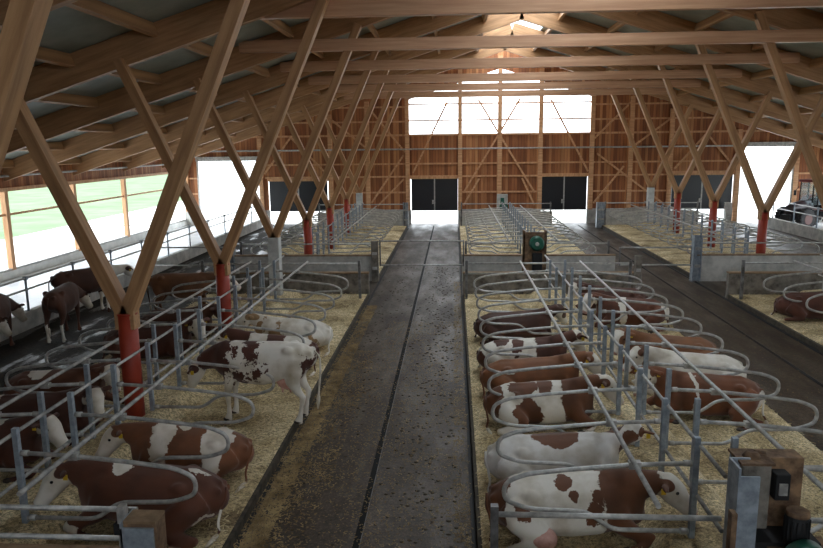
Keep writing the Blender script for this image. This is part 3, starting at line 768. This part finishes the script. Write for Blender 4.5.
def lie_mesh(hd, neck, s=-1, ext=True):
    b=MB(); U_=(0,0,1)
    b.loft([(-1.0,0,.42,.07,.08),(-.94,0,.40,.17,.17),(-.84,0,.38,.27,.26),(-.62,0,.39,.36,.33),(-.3,0,.38,.41,.36),(0,0,.39,.43,.38),(.3,0,.41,.39,.38),(.55,0,.44,.31,.36),(.74,0,.44,.23,.31),(.9,0,.43,.12,.2)],U_,22)
    b.loft([(-.95,0,.56,.03,.03),(-.6,0,.7,.05,.05),(-.2,0,.71,.06,.05),(.2,0,.74,.06,.06),(.55,0,.78,.06,.05),(.75,0,.72,.05,.05)],U_,10)
    b.sphere((-.48,s*-.24,.62),(.1,.07,.07)); b.sphere((-.48,s*.27,.6),(.11,.08,.08)); b.sphere((-.9,s*.12,.5),(.07,.05,.06)); b.sphere((-.9,-s*.12,.5),(.07,.05,.06))
    # hind leg on the open side
    b.loft([(-.72,s*.2,.42,.2,.2),(-.58,s*.36,.34,.19,.2),(-.42,s*.47,.24,.15,.16),(-.3,s*.52,.16,.11,.11)],U_,14)
    b.loft([(-.28,s*.52,.16,.1,.1),(-.48,s*.56,.12,.09,.09),(-.68,s*.56,.09,.065,.065),(-.8,s*.58,.07,.055,.05)],U_,12)
    b.loft([(-.78,s*.58,.06,.05,.05),(-.62,s*.66,.05,.038,.038),(-.46,s*.72,.045,.045,.042),(-.36,s*.75,.04,.055,.04)],U_,10)
    # far hind leg
    b.loft([(-.7,-s*.22,.38,.18,.2),(-.5,-s*.36,.26,.14,.17),(-.36,-s*.42,.14,.1,.1)],U_,12)
    b.loft([(-.36,-s*.42,.12,.09,.09),(-.66,-s*.42,.08,.06,.06),(-.86,-s*.38,.06,.045,.045)],U_,10)
    # fore legs
    b.loft([(.52,s*.2,.4,.12,.18),(.62,s*.27,.24,.1,.13),(.82,s*.3,.14,.075,.08),(.98,s*.3,.1,.066,.066)],U_,12)
    b.loft([(1.0,s*.3,.09,.062,.062),(.86,s*.37,.05,.042,.042),(.72,s*.42,.045,.048,.045),(.66,s*.44,.04,.05,.04)],U_,10)
    if ext:
        b.loft([(.52,-s*.2,.4,.12,.18),(.74,-s*.24,.22,.09,.11),(.98,-s*.24,.12,.066,.07),(1.18,-s*.22,.055,.045,.045),(1.36,-s*.2,.045,.05,.045)],U_,12)
    else:
        b.loft([(.52,-s*.2,.4,.12,.18),(.66,-s*.27,.22,.1,.12),(.84,-s*.3,.1,.07,.07),(.7,-s*.36,.05,.045,.045)],U_,12)
    b.sphere((.74,0,.28),(.2,.14,.16))
    b.loft(neck,U_,14)
    i=head_loft(b,*hd)
    return b,i
POSES={}
def pose(name, fn, hd, neck, **k):
    b,i=fn(hd,neck,**k); POSES[name]=(fuse(b,name+'_cow'),i,fn is lie_mesh,k)
nk=lambda *pts: list(pts)
HK=1.12
pose('lie_fwd',lie_mesh,((1.06,-.03,.83),(.66,-.12,-.7),(.3,0,1)),nk((.5,0,.56,.22,.28),(.72,0,.66,.16,.23),(.9,-.01,.76,.125,.17),(1.06,-.03,.82,.11,.13)))
pose('lie_fwd_m',lie_mesh,((1.06,.03,.83),(.66,.2,-.68),(.3,0,1)),nk((.5,0,.56,.22,.28),(.72,0,.66,.16,.23),(.9,.01,.76,.125,.17),(1.06,.03,.82,.11,.13)),s=1)
pose('lie_down',lie_mesh,((1.12,-.03,.72),(.7,-.2,-.62),(.35,0,1)),nk((.5,0,.56,.23,.29),(.72,0,.62,.17,.24),(.92,-.01,.67,.13,.18),(1.12,-.03,.71,.11,.13)),s=-1,ext=False)
pose('lie_down_m',lie_mesh,((1.1,.03,.72),(.55,.45,-.68),(.35,0,1)),nk((.5,0,.56,.23,.29),(.72,0,.62,.17,.24),(.92,.01,.67,.13,.18),(1.1,.03,.71,.11,.13)),s=1,ext=False)
pose('lie_turn',lie_mesh,((1.12,.1,.80),(.25,.85,-.3),(0,0,1)),nk((.5,0,.52,.22,.26),(.72,.02,.6,.155,.21),(.94,.05,.71,.12,.155),(1.12,.1,.79,.105,.13)),s=-1,ext=False)
pose('lie_turn_m',lie_mesh,((1.1,.08,.78),(.35,.75,-.5),(0,0,1)),nk((.5,0,.52,.22,.26),(.72,.02,.6,.155,.21),(.94,.05,.7,.12,.155),(1.1,.08,.77,.105,.13)),s=1)
pose('lie_face',lie_mesh,((1.08,.05,.86),(.45,.5,-.74),(.3,.3,1)),nk((.5,0,.55,.22,.28),(.72,0,.66,.155,.22),(.9,.02,.77,.12,.16),(1.08,.05,.85,.11,.13)),s=1)
pose('lie_face_n',lie_mesh,((1.08,-.05,.86),(.45,-.5,-.74),(.3,-.3,1)),nk((.5,0,.55,.22,.28),(.72,0,.66,.155,.22),(.9,-.02,.77,.12,.16),(1.08,-.05,.85,.11,.13)),s=-1)
pose('stand_low',stand_mesh,((1.22,-.1,.92),(.5,-.3,-.8),(.5,0,.6)),nk((.6,0,1.14,.18,.28),(.82,-.02,1.1,.14,.23),(1.04,-.06,1.02,.12,.17),(1.22,-.1,.93,.105,.13)))
pose('stand_level',stand_mesh,((1.33,0,1.38),(.85,0,-.5),(0,0,1)),nk((.6,0,1.16,.17,.27),(.86,0,1.22,.12,.21),(1.1,0,1.3,.1,.16),(1.33,0,1.37,.1,.12)))
pose('stand_mid',stand_mesh,((1.34,0,1.22),(.8,.1,-.6),(0,0,1)),nk((.6,0,1.16,.18,.27),(.86,0,1.18,.13,.21),(1.1,0,1.2,.11,.16),(1.34,0,1.21,.105,.12)))
BR=(116,62,36); WH=(226,220,210); PK=(214,160,146)
def coat(name, base, spec, info, brown=BR, white=WH, amp=.16, hw=.33, blaze=False, socks=None, dirt=True, nscale=3.2):
    m,nt,b=newmat(name); L=nt.links
    tc=N(nt,'ShaderNodeTexCoord')
    nz=N(nt,'ShaderNodeTexNoise'); nz.inputs['Scale'].default_value=nscale; nz.inputs['Detail'].default_value=7; nz.inputs['Roughness'].default_value=.62
    mp=N(nt,'ShaderNodeMapping'); mp.inputs['Location'].default_value=(hash_f(name)*9,3,1); L.new(tc.outputs['Object'],mp.inputs[0]); L.new(mp.outputs[0],nz.inputs[0])
    sb=N(nt,'ShaderNodeVectorMath',operation='SUBTRACT'); L.new(nz.outputs['Color'],sb.inputs[0]); sb.inputs[1].default_value=(.5,.5,.5)
    sc=N(nt,'ShaderNodeVectorMath',operation='SCALE'); L.new(sb.outputs[0],sc.inputs[0]); sc.inputs['Scale'].default_value=amp*2.4
    ad=N(nt,'ShaderNodeVectorMath',operation='ADD'); L.new(tc.outputs['Object'],ad.inputs[0]); L.new(sc.outputs[0],ad.inputs[1])
    bw=N(nt,'ShaderNodeRGB'); bw.outputs[0].default_value=lin(white); bb=N(nt,'ShaderNodeRGB')
    # brown with shade variation
    n2=N(nt,'ShaderNodeTexNoise'); n2.inputs['Scale'].default_value=2.5; n2.inputs['Detail'].default_value=6; L.new(tc.outputs['Object'],n2.inputs[0])
    rb=N(nt,'ShaderNodeValToRGB'); L.new(n2.outputs[0],rb.inputs[0]); rb.color_ramp.elements[0].position=.3; rb.color_ramp.elements[1].position=.7
    brown=(brown[0]*.86,brown[1]*.94,brown[2]*.86); rb.color_ramp.elements[0].color=lin([c*.78 for c in brown]); rb.color_ramp.elements[1].color=lin([min(255,c*1.12) for c in brown])
    rw=N(nt,'ShaderNodeValToRGB'); L.new(n2.outputs[0],rw.inputs[0]); rw.color_ramp.elements[0].position=.28; rw.color_ramp.elements[1].position=.55
    rw.color_ramp.elements[0].color=lin((white[0]*.78,white[1]*.74,white[2]*.66)); rw.color_ramp.elements[1].color=lin(white)
    # mask: 1 = white
    cur=None; val=N(nt,'ShaderNodeValue'); val.outputs[0].default_value=1. if base=='w' else 0.; cur=val.outputs[0]
    def blob(c,r,v,src,cur):
        s1=N(nt,'ShaderNodeVectorMath',operation='SUBTRACT'); L.new(src,s1.inputs[0]); s1.inputs[1].default_value=c
        s2=N(nt,'ShaderNodeVectorMath',operation='DIVIDE'); L.new(s1.outputs[0],s2.inputs[0]); s2.inputs[1].default_value=r
        s3=N(nt,'ShaderNodeVectorMath',operation='LENGTH'); L.new(s2.outputs[0],s3.inputs[0])
        mr=N(nt,'ShaderNodeMapRange'); L.new(s3.outputs['Value'],mr.inputs[0]); mr.inputs[1].default_value=1.02; mr.inputs[2].default_value=.98
        mx=N(nt,'ShaderNodeMix'); mx.data_type='FLOAT'; L.new(mr.outputs[0],mx.inputs[0]); L.new(cur,mx.inputs[2]); mx.inputs[3].default_value=v
        return mx.outputs[0]
    for c,r,v in spec:
        rr=r if isinstance(r,tuple) else (r,r,r)
        cur=blob(c,rr,1. if v=='w' else 0.,ad.outputs[0],cur)
    p,d,up,sd=info['p'],info['d'],info['up'],info['sd']
    if blaze is not None:
        hc=p+d*.3
        cur=blob(tuple(hc),(.31,.31,.31),1.,tc.outputs['Object'],cur)
        for s_ in (-1,1): cur=blob(tuple(p+sd*(s_*.28)),(.2,.2,.12),0.,tc.outputs['Object'],cur)
        if blaze:
            for s_ in (-1,1): cur=blob(tuple(p+d*.2+sd*(s_*.15)),(.13,.11,.13),0.,tc.outputs['Object'],cur)
    mx=N(nt,'ShaderNodeMixRGB'); L.new(cur,mx.inputs[0]); L.new(rb.outputs[0],mx.inputs[1]); L.new(rw.outputs[0],mx.inputs[2])
    # pink muzzle
    one=N(nt,'ShaderNodeValue'); one.outputs[0].default_value=0.
    pk=blob(tuple(p+d*.53-up*.05),(.085,.085,.085),.8,tc.outputs['Object'],one.outputs[0])
    mp2=N(nt,'ShaderNodeMixRGB'); L.new(pk,mp2.inputs[0]); L.new(mx.outputs[0],mp2.inputs[1]); mp2.inputs[2].default_value=lin((196,146,134))
    L.new(mp2.outputs[0],b.inputs['Base Color']); b.inputs['Roughness'].default_value=.75
    b.inputs['Sheen Weight'].default_value=.15
    n3=N(nt,'ShaderNodeTexNoise'); n3.inputs['Scale'].default_value=60; L.new(tc.outputs['Object'],n3.inputs[0])
    bp=N(nt,'ShaderNodeBump'); bp.inputs['Strength'].default_value=.15; bp.inputs['Distance'].default_value=.01; L.new(n3.outputs[0],bp.inputs['Height']); L.new(bp.outputs[0],b.inputs['Normal'])
    return m
def hash_f(s):
    return sum((i+1)*ord(c) for i,c in enumerate(s))%97/97
M['hoof']=plain('hoof_horn',(60,50,42),.6); M['eye']=plain('dark_eye',(14,10,9),.15); M['udder']=noisy('pink_udder',(190,136,124),(220,176,164),8,.6,bump=.2)
M['tuft']=noisy('tail_tuft',(196,184,164),(226,218,204),14,.9,bump=.3)
def cow(pose_n, x, y, rz, label, base, spec, name='cow', z=.19, scale=1., tags=True, udder=False, tailpts=None, **k):
    me,info,lying,kk=POSES[pose_n]
    root=empty('cow',(x,y,z),rz); root.scale=(scale,)*3
    tag(root,label,'cow','brown and white cows')
    mt=coat('coat_'+label[:40].replace(' ','_'),base,spec,info,**k)
    if not me.materials: me.materials.append(None)
    bo=bpy.data.objects.new('body',me); COL.objects.link(bo); bo.parent=root
    bo.material_slots[0].link='OBJECT'; bo.material_slots[0].material=mt
    p,d,up,sd=info['p'],info['d'],info['up'],info['sd']
    for s_ in (-1,1):
        b=MB(); b.sphere(p+d*.175+sd*(s_*.136)+up*.035,.022,10,6); obj('eye',b,M['eye'],root)
        b=MB(); b.sphere(p+d*.53+sd*(s_*.045)-up*.03,(.014,.014,.012),8,5); obj('nostril',b,M['eye'],root)
        if tags:
            c=p+sd*(s_*.22)-up*.045-d*.0; b=MB(); b.cbox((0,0,0),(.055,.012,.07),Matrix.Translation(c)@Matrix((d,up.cross(d)*-1,up)).transposed().to_4x4()@Matrix.Rotation(PI/2,4,'X') if 0 else Matrix.Translation(c+d*.03)); obj('ear_tag',b,M['yellow'],root)
    s=kk.get('s',-1)
    if lying:
        hs=[(-.35,s*.755,.035),(.645,s*.445,.035)]+([(1.38,-s*.2,.035)] if kk.get('ext',True) else [])
        tp=tailpts or [(-.99,0,.5),(-1.0,s*.06,.42),(-.96,s*.16,.28),(-.93,s*.22,.12),(-.97,s*.28,.03),(-.94,s*.38,.02)]
    else:
        hs=[(.625,.17,.03),(.625,-.17,.03),(-.645,.19,.03),(-.645,-.19,.03)]
        tp=tailpts or [(-.92,0,1.26),(-1.02,0,1.15),(-1.03,.02,.9),(-1.0,.04,.65),(-.98,.04,.42)]
    for c in hs:
        b=MB(); b.sphere(c,(.075,.062,.036),12,6); obj('hoof',b,M['hoof'],root)
    b=MB(); b.tube(fillet(tp,.12,4),.017,8); tl=obj('tail',b,mt,root)
    e=Vector(tp[-1]); e0=Vector(tp[-2]); dd=(e-e0).normalized()
    b=MB(); b.tube([e-dd*.06,e,e+dd*.1,e+dd*.2],[.02,.034,.03,.01],8); obj('tail_tuft',b,M['tuft'],tl)
    if udder:
        b=MB()
        if lying: 
            b.sphere((-.36,s*.5,.2),(.17,.16,.13),14,10)
            for a,c in ((-.5,.64),(-.36,.65)): b.tube([(a,s*(c-.06),.12),(a,s*(c+.03),.09)],[.03,.018],8)
        else:
            b.sphere((-.42,0,.72),(.19,.16,.17),14,10)
            for a in (-.5,-.36):
                for c in (-.08,.08): b.tube([(a,c,.6),(a,c,.52)],[.026,.016],8)
        obj('udder',b,M['udder'],root)
    return root
PIR=PI
# centre block, left row: heads to the right
cow('lie_down',1.45,8.45,0,'large white cow with brown shoulders and pink udder, nearest in the centre block','w',
    [((-1.0,0,.4),(.3,.6,.6),'b'),((-.62,-.5,.5),(.1,.14,.1),'b'),((.72,0,.5),(.42,.7,.62),'b'),((-.1,-.15,.78),(.1,.14,.2),'b'),((.05,-.3,.62),(.07,.1,.14),'b'),((.26,-.36,.45),(.09,.12,.18),'b'),((.3,-.3,.7),(.07,.1,.1),'b'),((-.75,.1,.75),(.08,.1,.1),'b')],udder=True,amp=.16,scale=1.04,z=.17)
cow('lie_turn',1.45,9.7,0,'white cow with one brown saddle patch, lying second from front in the centre block','w',
    [((-.0,0,.8),(.36,.3,.3),'b'),((1.05,-.05,.6),(.16,.12,.3),'b'),((-1.0,.15,.35),(.12,.1,.12),'b')],amp=.12,white=(214,210,206),blaze=True)
cow('lie_fwd',1.53,12.0,0,'white faced cow with big brown patches, just in front of the plain brown cow','w',
    [((-1.0,0,.5),(.36,.6,.5),'b'),((-.35,-.1,.72),(.25,.35,.2),'b'),((-.25,-.42,.3),(.28,.3,.3),'b'),((.02,-.1,.78),(.13,.25,.2),'b'),((.68,0,.5),(.42,.6,.62),'b')],amp=.15)
cow('lie_fwd',1.52,13.4,0,'plain light brown cow with a white face between two spotted cows, centre block','b',
    [],amp=.12,brown=(146,82,50))
cow('lie_face',1.5,14.8,0,'white and dark brown patched cow lying behind the plain light brown cow','w',
    [((-1.0,-.2,.3),(.22,.4,.22),'b'),((-.5,0,.75),(.15,.25,.2),'b'),((-.15,-.2,.7),(.14,.3,.3),'b'),((.65,0,.5),(.5,.7,.62),'b')],amp=.16,brown=(96,46,30))
cow('lie_face',1.5,17.3,0,'all dark brown cow lying farthest back in the left row of the centre block','b',[],amp=.08,brown=(84,42,30),blaze=True)
# centre block, right row: heads to the left
cow('lie_face',4.55,12.5,PIR,'brown cow with thin white stripe and pale face, nearest in the right row, centre block','b',
    [((.28,.0,.5),(.035,.8,.6),'w'),((-.95,.3,.3),(.25,.5,.2),'w'),((1.0,.3,.05),(.16,.25,.12),'w')],amp=.13,brown=(130,68,40))
cow('lie_fwd_m',4.75,13.8,PIR,'nearly all white cow lying in the right row of the centre block','w',[((1.0,.0,.9),(.1,.2,.1),'b')],amp=.1)
cow('lie_face',4.7,15.1,PIR,'light brown cow with streaked face lying behind the white cow, right row','b',[((.8,.2,.3),(.12,.3,.2),'w')],amp=.1,brown=(146,84,52),blaze=True)
cow('lie_face',4.75,18.9,PIR,'brown cow with a white band and white rump in the right row, centre block','b',
    [((.25,0,.5),(.1,.8,.6),'w'),((-.95,0,.5),(.22,.5,.3),'w')],amp=.12,brown=(110,54,34))
cow('lie_face',4.6,20.4,PIR,'dark brown cow lying farthest back in the right row of the centre block','b',[],amp=.08,brown=(92,46,34))
# right front block
cow('lie_turn_m',9.95,19.75,-.1,'brown cow with dark and white face lying alone at the right edge','b',[],amp=.08,brown=(100,48,34),blaze=True)
# left block, right row: heads to the left, rumps to the alley
cow('lie_down_m',-4.0,8.45,PIR,'dark brown cow with white face nearest at lower left, behind the timber topped post','b',
    [((-.75,.0,.8),(.22,.2,.12),'w'),((.3,0,.78),(.16,.2,.1),'w'),((-1.0,.4,.2),(.3,.3,.12),'w'),((.95,.3,.05),(.2,.25,.1),'w')],amp=.14,brown=(106,52,34),scale=1.03)
cow('lie_down_m',-4.0,9.85,PIR,'brown cow with two broad white bands behind the nearest brown cow, lower left','b',
    [((.35,0,.6),(.2,.6,.5),'w'),((-.5,0,.5),(.22,.7,.5),'w'),((0,0,.75),(.1,.1,.1),'w')],amp=.18,brown=(136,74,46),white=(222,212,200),scale=.97)
cow('stand_low',-3.45,12.1,PIR-.06,'white cow with dark brown neck and speckled flank standing beside the centre alley','w',
    [((.82,0,1.1),(.34,.6,.6),'b'),((.15,0,1.3),(.16,.5,.22),'b'),((.05,.0,.95),(.12,.6,.2),'b'),((.35,0,.8),(.14,.6,.22),'b'),((-.8,.1,1.05),(.1,.4,.16),'b'),((.42,0,1.25),(.05,.5,.08),'b'),((-.15,0,1.0),(.05,.5,.1),'b'),((.28,0,1.12),(.05,.5,.06),'b')],amp=.3,brown=(88,38,24),udder=True,nscale=7,scale=1.04)
cow('lie_fwd_m',-4.0,15.0,PIR,'dark brown and white cow lying right behind the standing white cow','b',
    [((.3,0,.5),(.2,.7,.5),'w'),((-.55,0,.5),(.3,.7,.5),'w')],amp=.14,brown=(100,46,30))
cow('lie_face',-3.95,16.5,PIR,'mostly white cow with tan blotches lying farthest back left of the centre alley','w',
    [((.3,.1,.4),(.25,.4,.3),'b'),((.7,0,.5),(.15,.4,.3),'b'),((-.6,.3,.35),(.12,.3,.14),'b')],amp=.24,brown=(180,130,98),tags=False)
# left block, left row: heads to the right
cow('lie_fwd',-7.3,9.9,0,'dark brown cow with white neck patch cut by the left edge of the photo','b',[((.15,0,.8),(.3,.25,.2),'w')],amp=.14,brown=(90,42,28))
cow('lie_face_n',-7.2,11.15,0,'dark brown cow with white rump and white face behind the far left posts','b',[((-.75,0,.6),(.22,.4,.4),'w')],amp=.14,brown=(88,42,28),tags=False)
cow('lie_face_n',-7.55,12.45,0,'brown cow with a white face lying left of the nearest red post','b',[((-.3,0,.8),(.2,.3,.2),'w')],amp=.14,brown=(112,58,38),tags=False)
cow('lie_face_n',-7.15,15.7,0,'large dark brown cow with a white face just right of the nearest red post','b',[],amp=.08,brown=(96,44,30),scale=1.08)
cow('lie_fwd',-7.2,17.5,0,'brown cow lying behind the large dark brown cow, left block','b',[],amp=.08,brown=(100,52,34),tags=False,blaze=None)
cow('stand_mid',-8.1,20.2,.08,'light brown cow with white face standing between the two nearest red posts','b',[],amp=.08,brown=(124,72,46),z=.02,tags=False)
# left alley
cow('stand_mid',-11.35,20.7,1.0,'dark brown cow with white head standing broadside by the left feed fence','b',[((1.15,0,1.25),(.32,.5,.4),'w'),((.6,0,.3),(.2,.3,.3),'w')],amp=.1,brown=(86,42,28),z=0,scale=1.05)
cow('stand_low',-10.7,18.3,1.75,'brown cow with pale legs, rightmost of the group standing at the left edge','b',[((-.6,0,.2),(.4,.6,.35),'w')],amp=.12,brown=(92,46,30),z=0,tags=False)
cow('stand_low',-11.65,16.7,1.8,'brown cow with white patched rump, middle of the group at the left edge','b',[((-.7,0,1.25),(.22,.4,.3),'w'),((-.2,0,1.3),(.15,.3,.2),'w'),((-.6,0,.2),(.4,.6,.35),'w')],amp=.16,brown=(92,46,32),z=0,tags=False)
cow('stand_low',-11.2,15.2,1.75,'brown cow standing cut by the left edge, nearest of the standing group','b',[((-.6,0,.15),(.4,.6,.3),'w')],amp=.12,brown=(104,54,34),z=0,tags=False)
M['chip_dirty']=noisy('trodden_straw',(116,94,62),(178,154,112),3,.9,bump=0)
# ---------------------------------------------------------------- loose straw
def chips(label, regions, seed):
    rnd=random.Random(seed); vs=[]; fs=[]
    for (x0,x1,y0,y1,z,n,near,lmax) in regions:
        for _ in range(n):
            t=rnd.random()**near
            x=rnd.uniform(x0,x1); y=y0+(y1-y0)*t
            c=noise.noise(Vector((x*1.3,y*1.3,seed)))
            if c<-.1 and rnd.random()<.6: continue
            a=rnd.uniform(0,PI); L=rnd.uniform(.012,lmax*1.15); w=rnd.uniform(.004,.008)
            tz=rnd.uniform(-.3,.3)
            d=Vector((math.cos(a),math.sin(a),tz))*L; s=Vector((-math.sin(a),math.cos(a),0))*w
            zz=z+rnd.uniform(.0,.03)+abs(tz)*L
            p=Vector((x,y,zz)); k=len(vs)
            vs+= [tuple(p-d-s),tuple(p+d-s),tuple(p+d+s),tuple(p-d+s),tuple(p+Vector((0,0,.006)))]
            fs+= [(k,k+1,k+4),(k+1,k+2,k+4),(k+2,k+3,k+4),(k+3,k,k+4)]
    b=MB(); b.add(vs,fs); o=obj('loose_straw',b,M['chip' if seed==3 else 'chip_dirty']); tag(o,label,'straw',kind='stuff')
chips('loose straw stalks on the bedding of the front stalls',[(.35,5.85,6.7,23,.21,20000,1.5,.05),(-8.3,-2.9,6.7,23,.215,13000,1.4,.05),(8.95,14.5,14,23,.215,3000,1,.05)],3)
chips('scattered straw stalks on the alley floors',[(-2.84,-2.45,6.7,22,.003,12000,1.2,.035),(-2.8,-1.9,6.7,17,.003,7000,1.3,.022),(-.0,.25,6.7,26,.003,2500,1.2,.025),(-1.9,.25,6.7,20,.003,7000,1.3,.014),(6.1,8.8,9,24,.003,900,1.2,.018)],11)
# lumps of manure on the centre alley
b=MB(); rnd=random.Random(5)
for _ in range(1100):
    x=rnd.gauss(-.45,.35) if rnd.random()<.7 else rnd.gauss(-2.1,.3); y=rnd.uniform(7,30)
    if not -2.7<x<.2: continue
    r=rnd.uniform(.012,.04); b.sphere((x,y,0.0),(r,r*rnd.uniform(.6,1.3),r*.35),7,4)
o=obj('dung_clods',b,noisy('dung',(44,36,24),(78,66,44),8,.7,bump=.4)); tag(o,'small dark dung clods trodden along the centre alley','dung',kind='stuff')
# ---------------------------------------------------------------- light
w=bpy.data.worlds.new('World'); S.world=w; w.use_nodes=True
bg=w.node_tree.nodes['Background']; bg.inputs[0].default_value=(.86,.94,1.0,1); bg.inputs[1].default_value=WORLD
def portal(name,c,sx,sy,rot):
    l=bpy.data.lights.new(name,'AREA'); l.shape='RECTANGLE'; l.size=sx; l.size_y=sy; l.cycles.is_portal=True
    o=bpy.data.objects.new(name,l); COL.objects.link(o); o.location=c; o.rotation_euler=rot; return o
yl=(YB+GY)/2; LY=GY-YB
portal('portal_left',(XL-.15,(CLOSED[-1]+GY)/2,1.95),3.2,GY-CLOSED[-1],(0,-PI/2,0))
portal('portal_right',(XR+.15,(CLOSED[1]+GY)/2,1.95),3.2,GY-CLOSED[1],(0,PI/2,0))
portal('portal_gable',(X0,GY+.2,7.5),11.5,4.2,(-PI/2,0,0))
portal('portal_ridge',(X0,(9+GY)/2,zu(X0)+RD+.5),3.0,GY-9,(0,0,0))
portal('portal_gable_left',(-14.5,GY+.2,2.1),4.3,4.2,(-PI/2,0,0))
portal('portal_gable_right',(19.3,GY+.2,2.4),3.3,4.7,(-PI/2,0,0))
for a,c in ((-2.75,.26),(5.52,8.42),(-12,-8.15),(13.65,17.4)): portal('portal_door_gap',((a+c)/2,GY+.2,.45),c-a,.9,(-PI/2,0,0))
portal('portal_front',(X0,YB-.2,7.5),11.5,4.2,(PI/2,0,0))
# ---------------------------------------------------------------- camera
yaw,pit,roll=.06103535,.18165258,-.01138308
cy,sy_,cp,sp=math.cos(yaw),math.sin(yaw),math.cos(pit),math.sin(pit)
fw=Vector((-sy_*cp,cy*cp,-sp)); rt=Vector((cy,sy_,0)); up=rt.cross(fw)
r2=rt*math.cos(roll)+up*math.sin(roll); u2=-rt*math.sin(roll)+up*math.cos(roll)
cam=bpy.data.cameras.new('camera'); cam.sensor_width=36; cam.lens=707.33/823*36; cam.clip_end=500
co=bpy.data.objects.new('camera',cam); COL.objects.link(co)
Mx=Matrix((r2,u2,-fw)).transposed().to_4x4(); Mx.translation=(0,0,H); co.matrix_world=Mx
S.camera=co
S.view_settings.view_transform='Standard'; S.view_settings.look='None'; S.view_settings.gamma=1; S.view_settings.use_curve_mapping=False
S.view_settings.exposure=EXPO
S.cycles.max_bounces=10; S.cycles.diffuse_bounces=7; S.cycles.glossy_bounces=4; S.cycles.transmission_bounces=6; S.cycles.transparent_max_bounces=8
S.cycles.use_denoising=True; S.cycles.sample_clamp_indirect=8
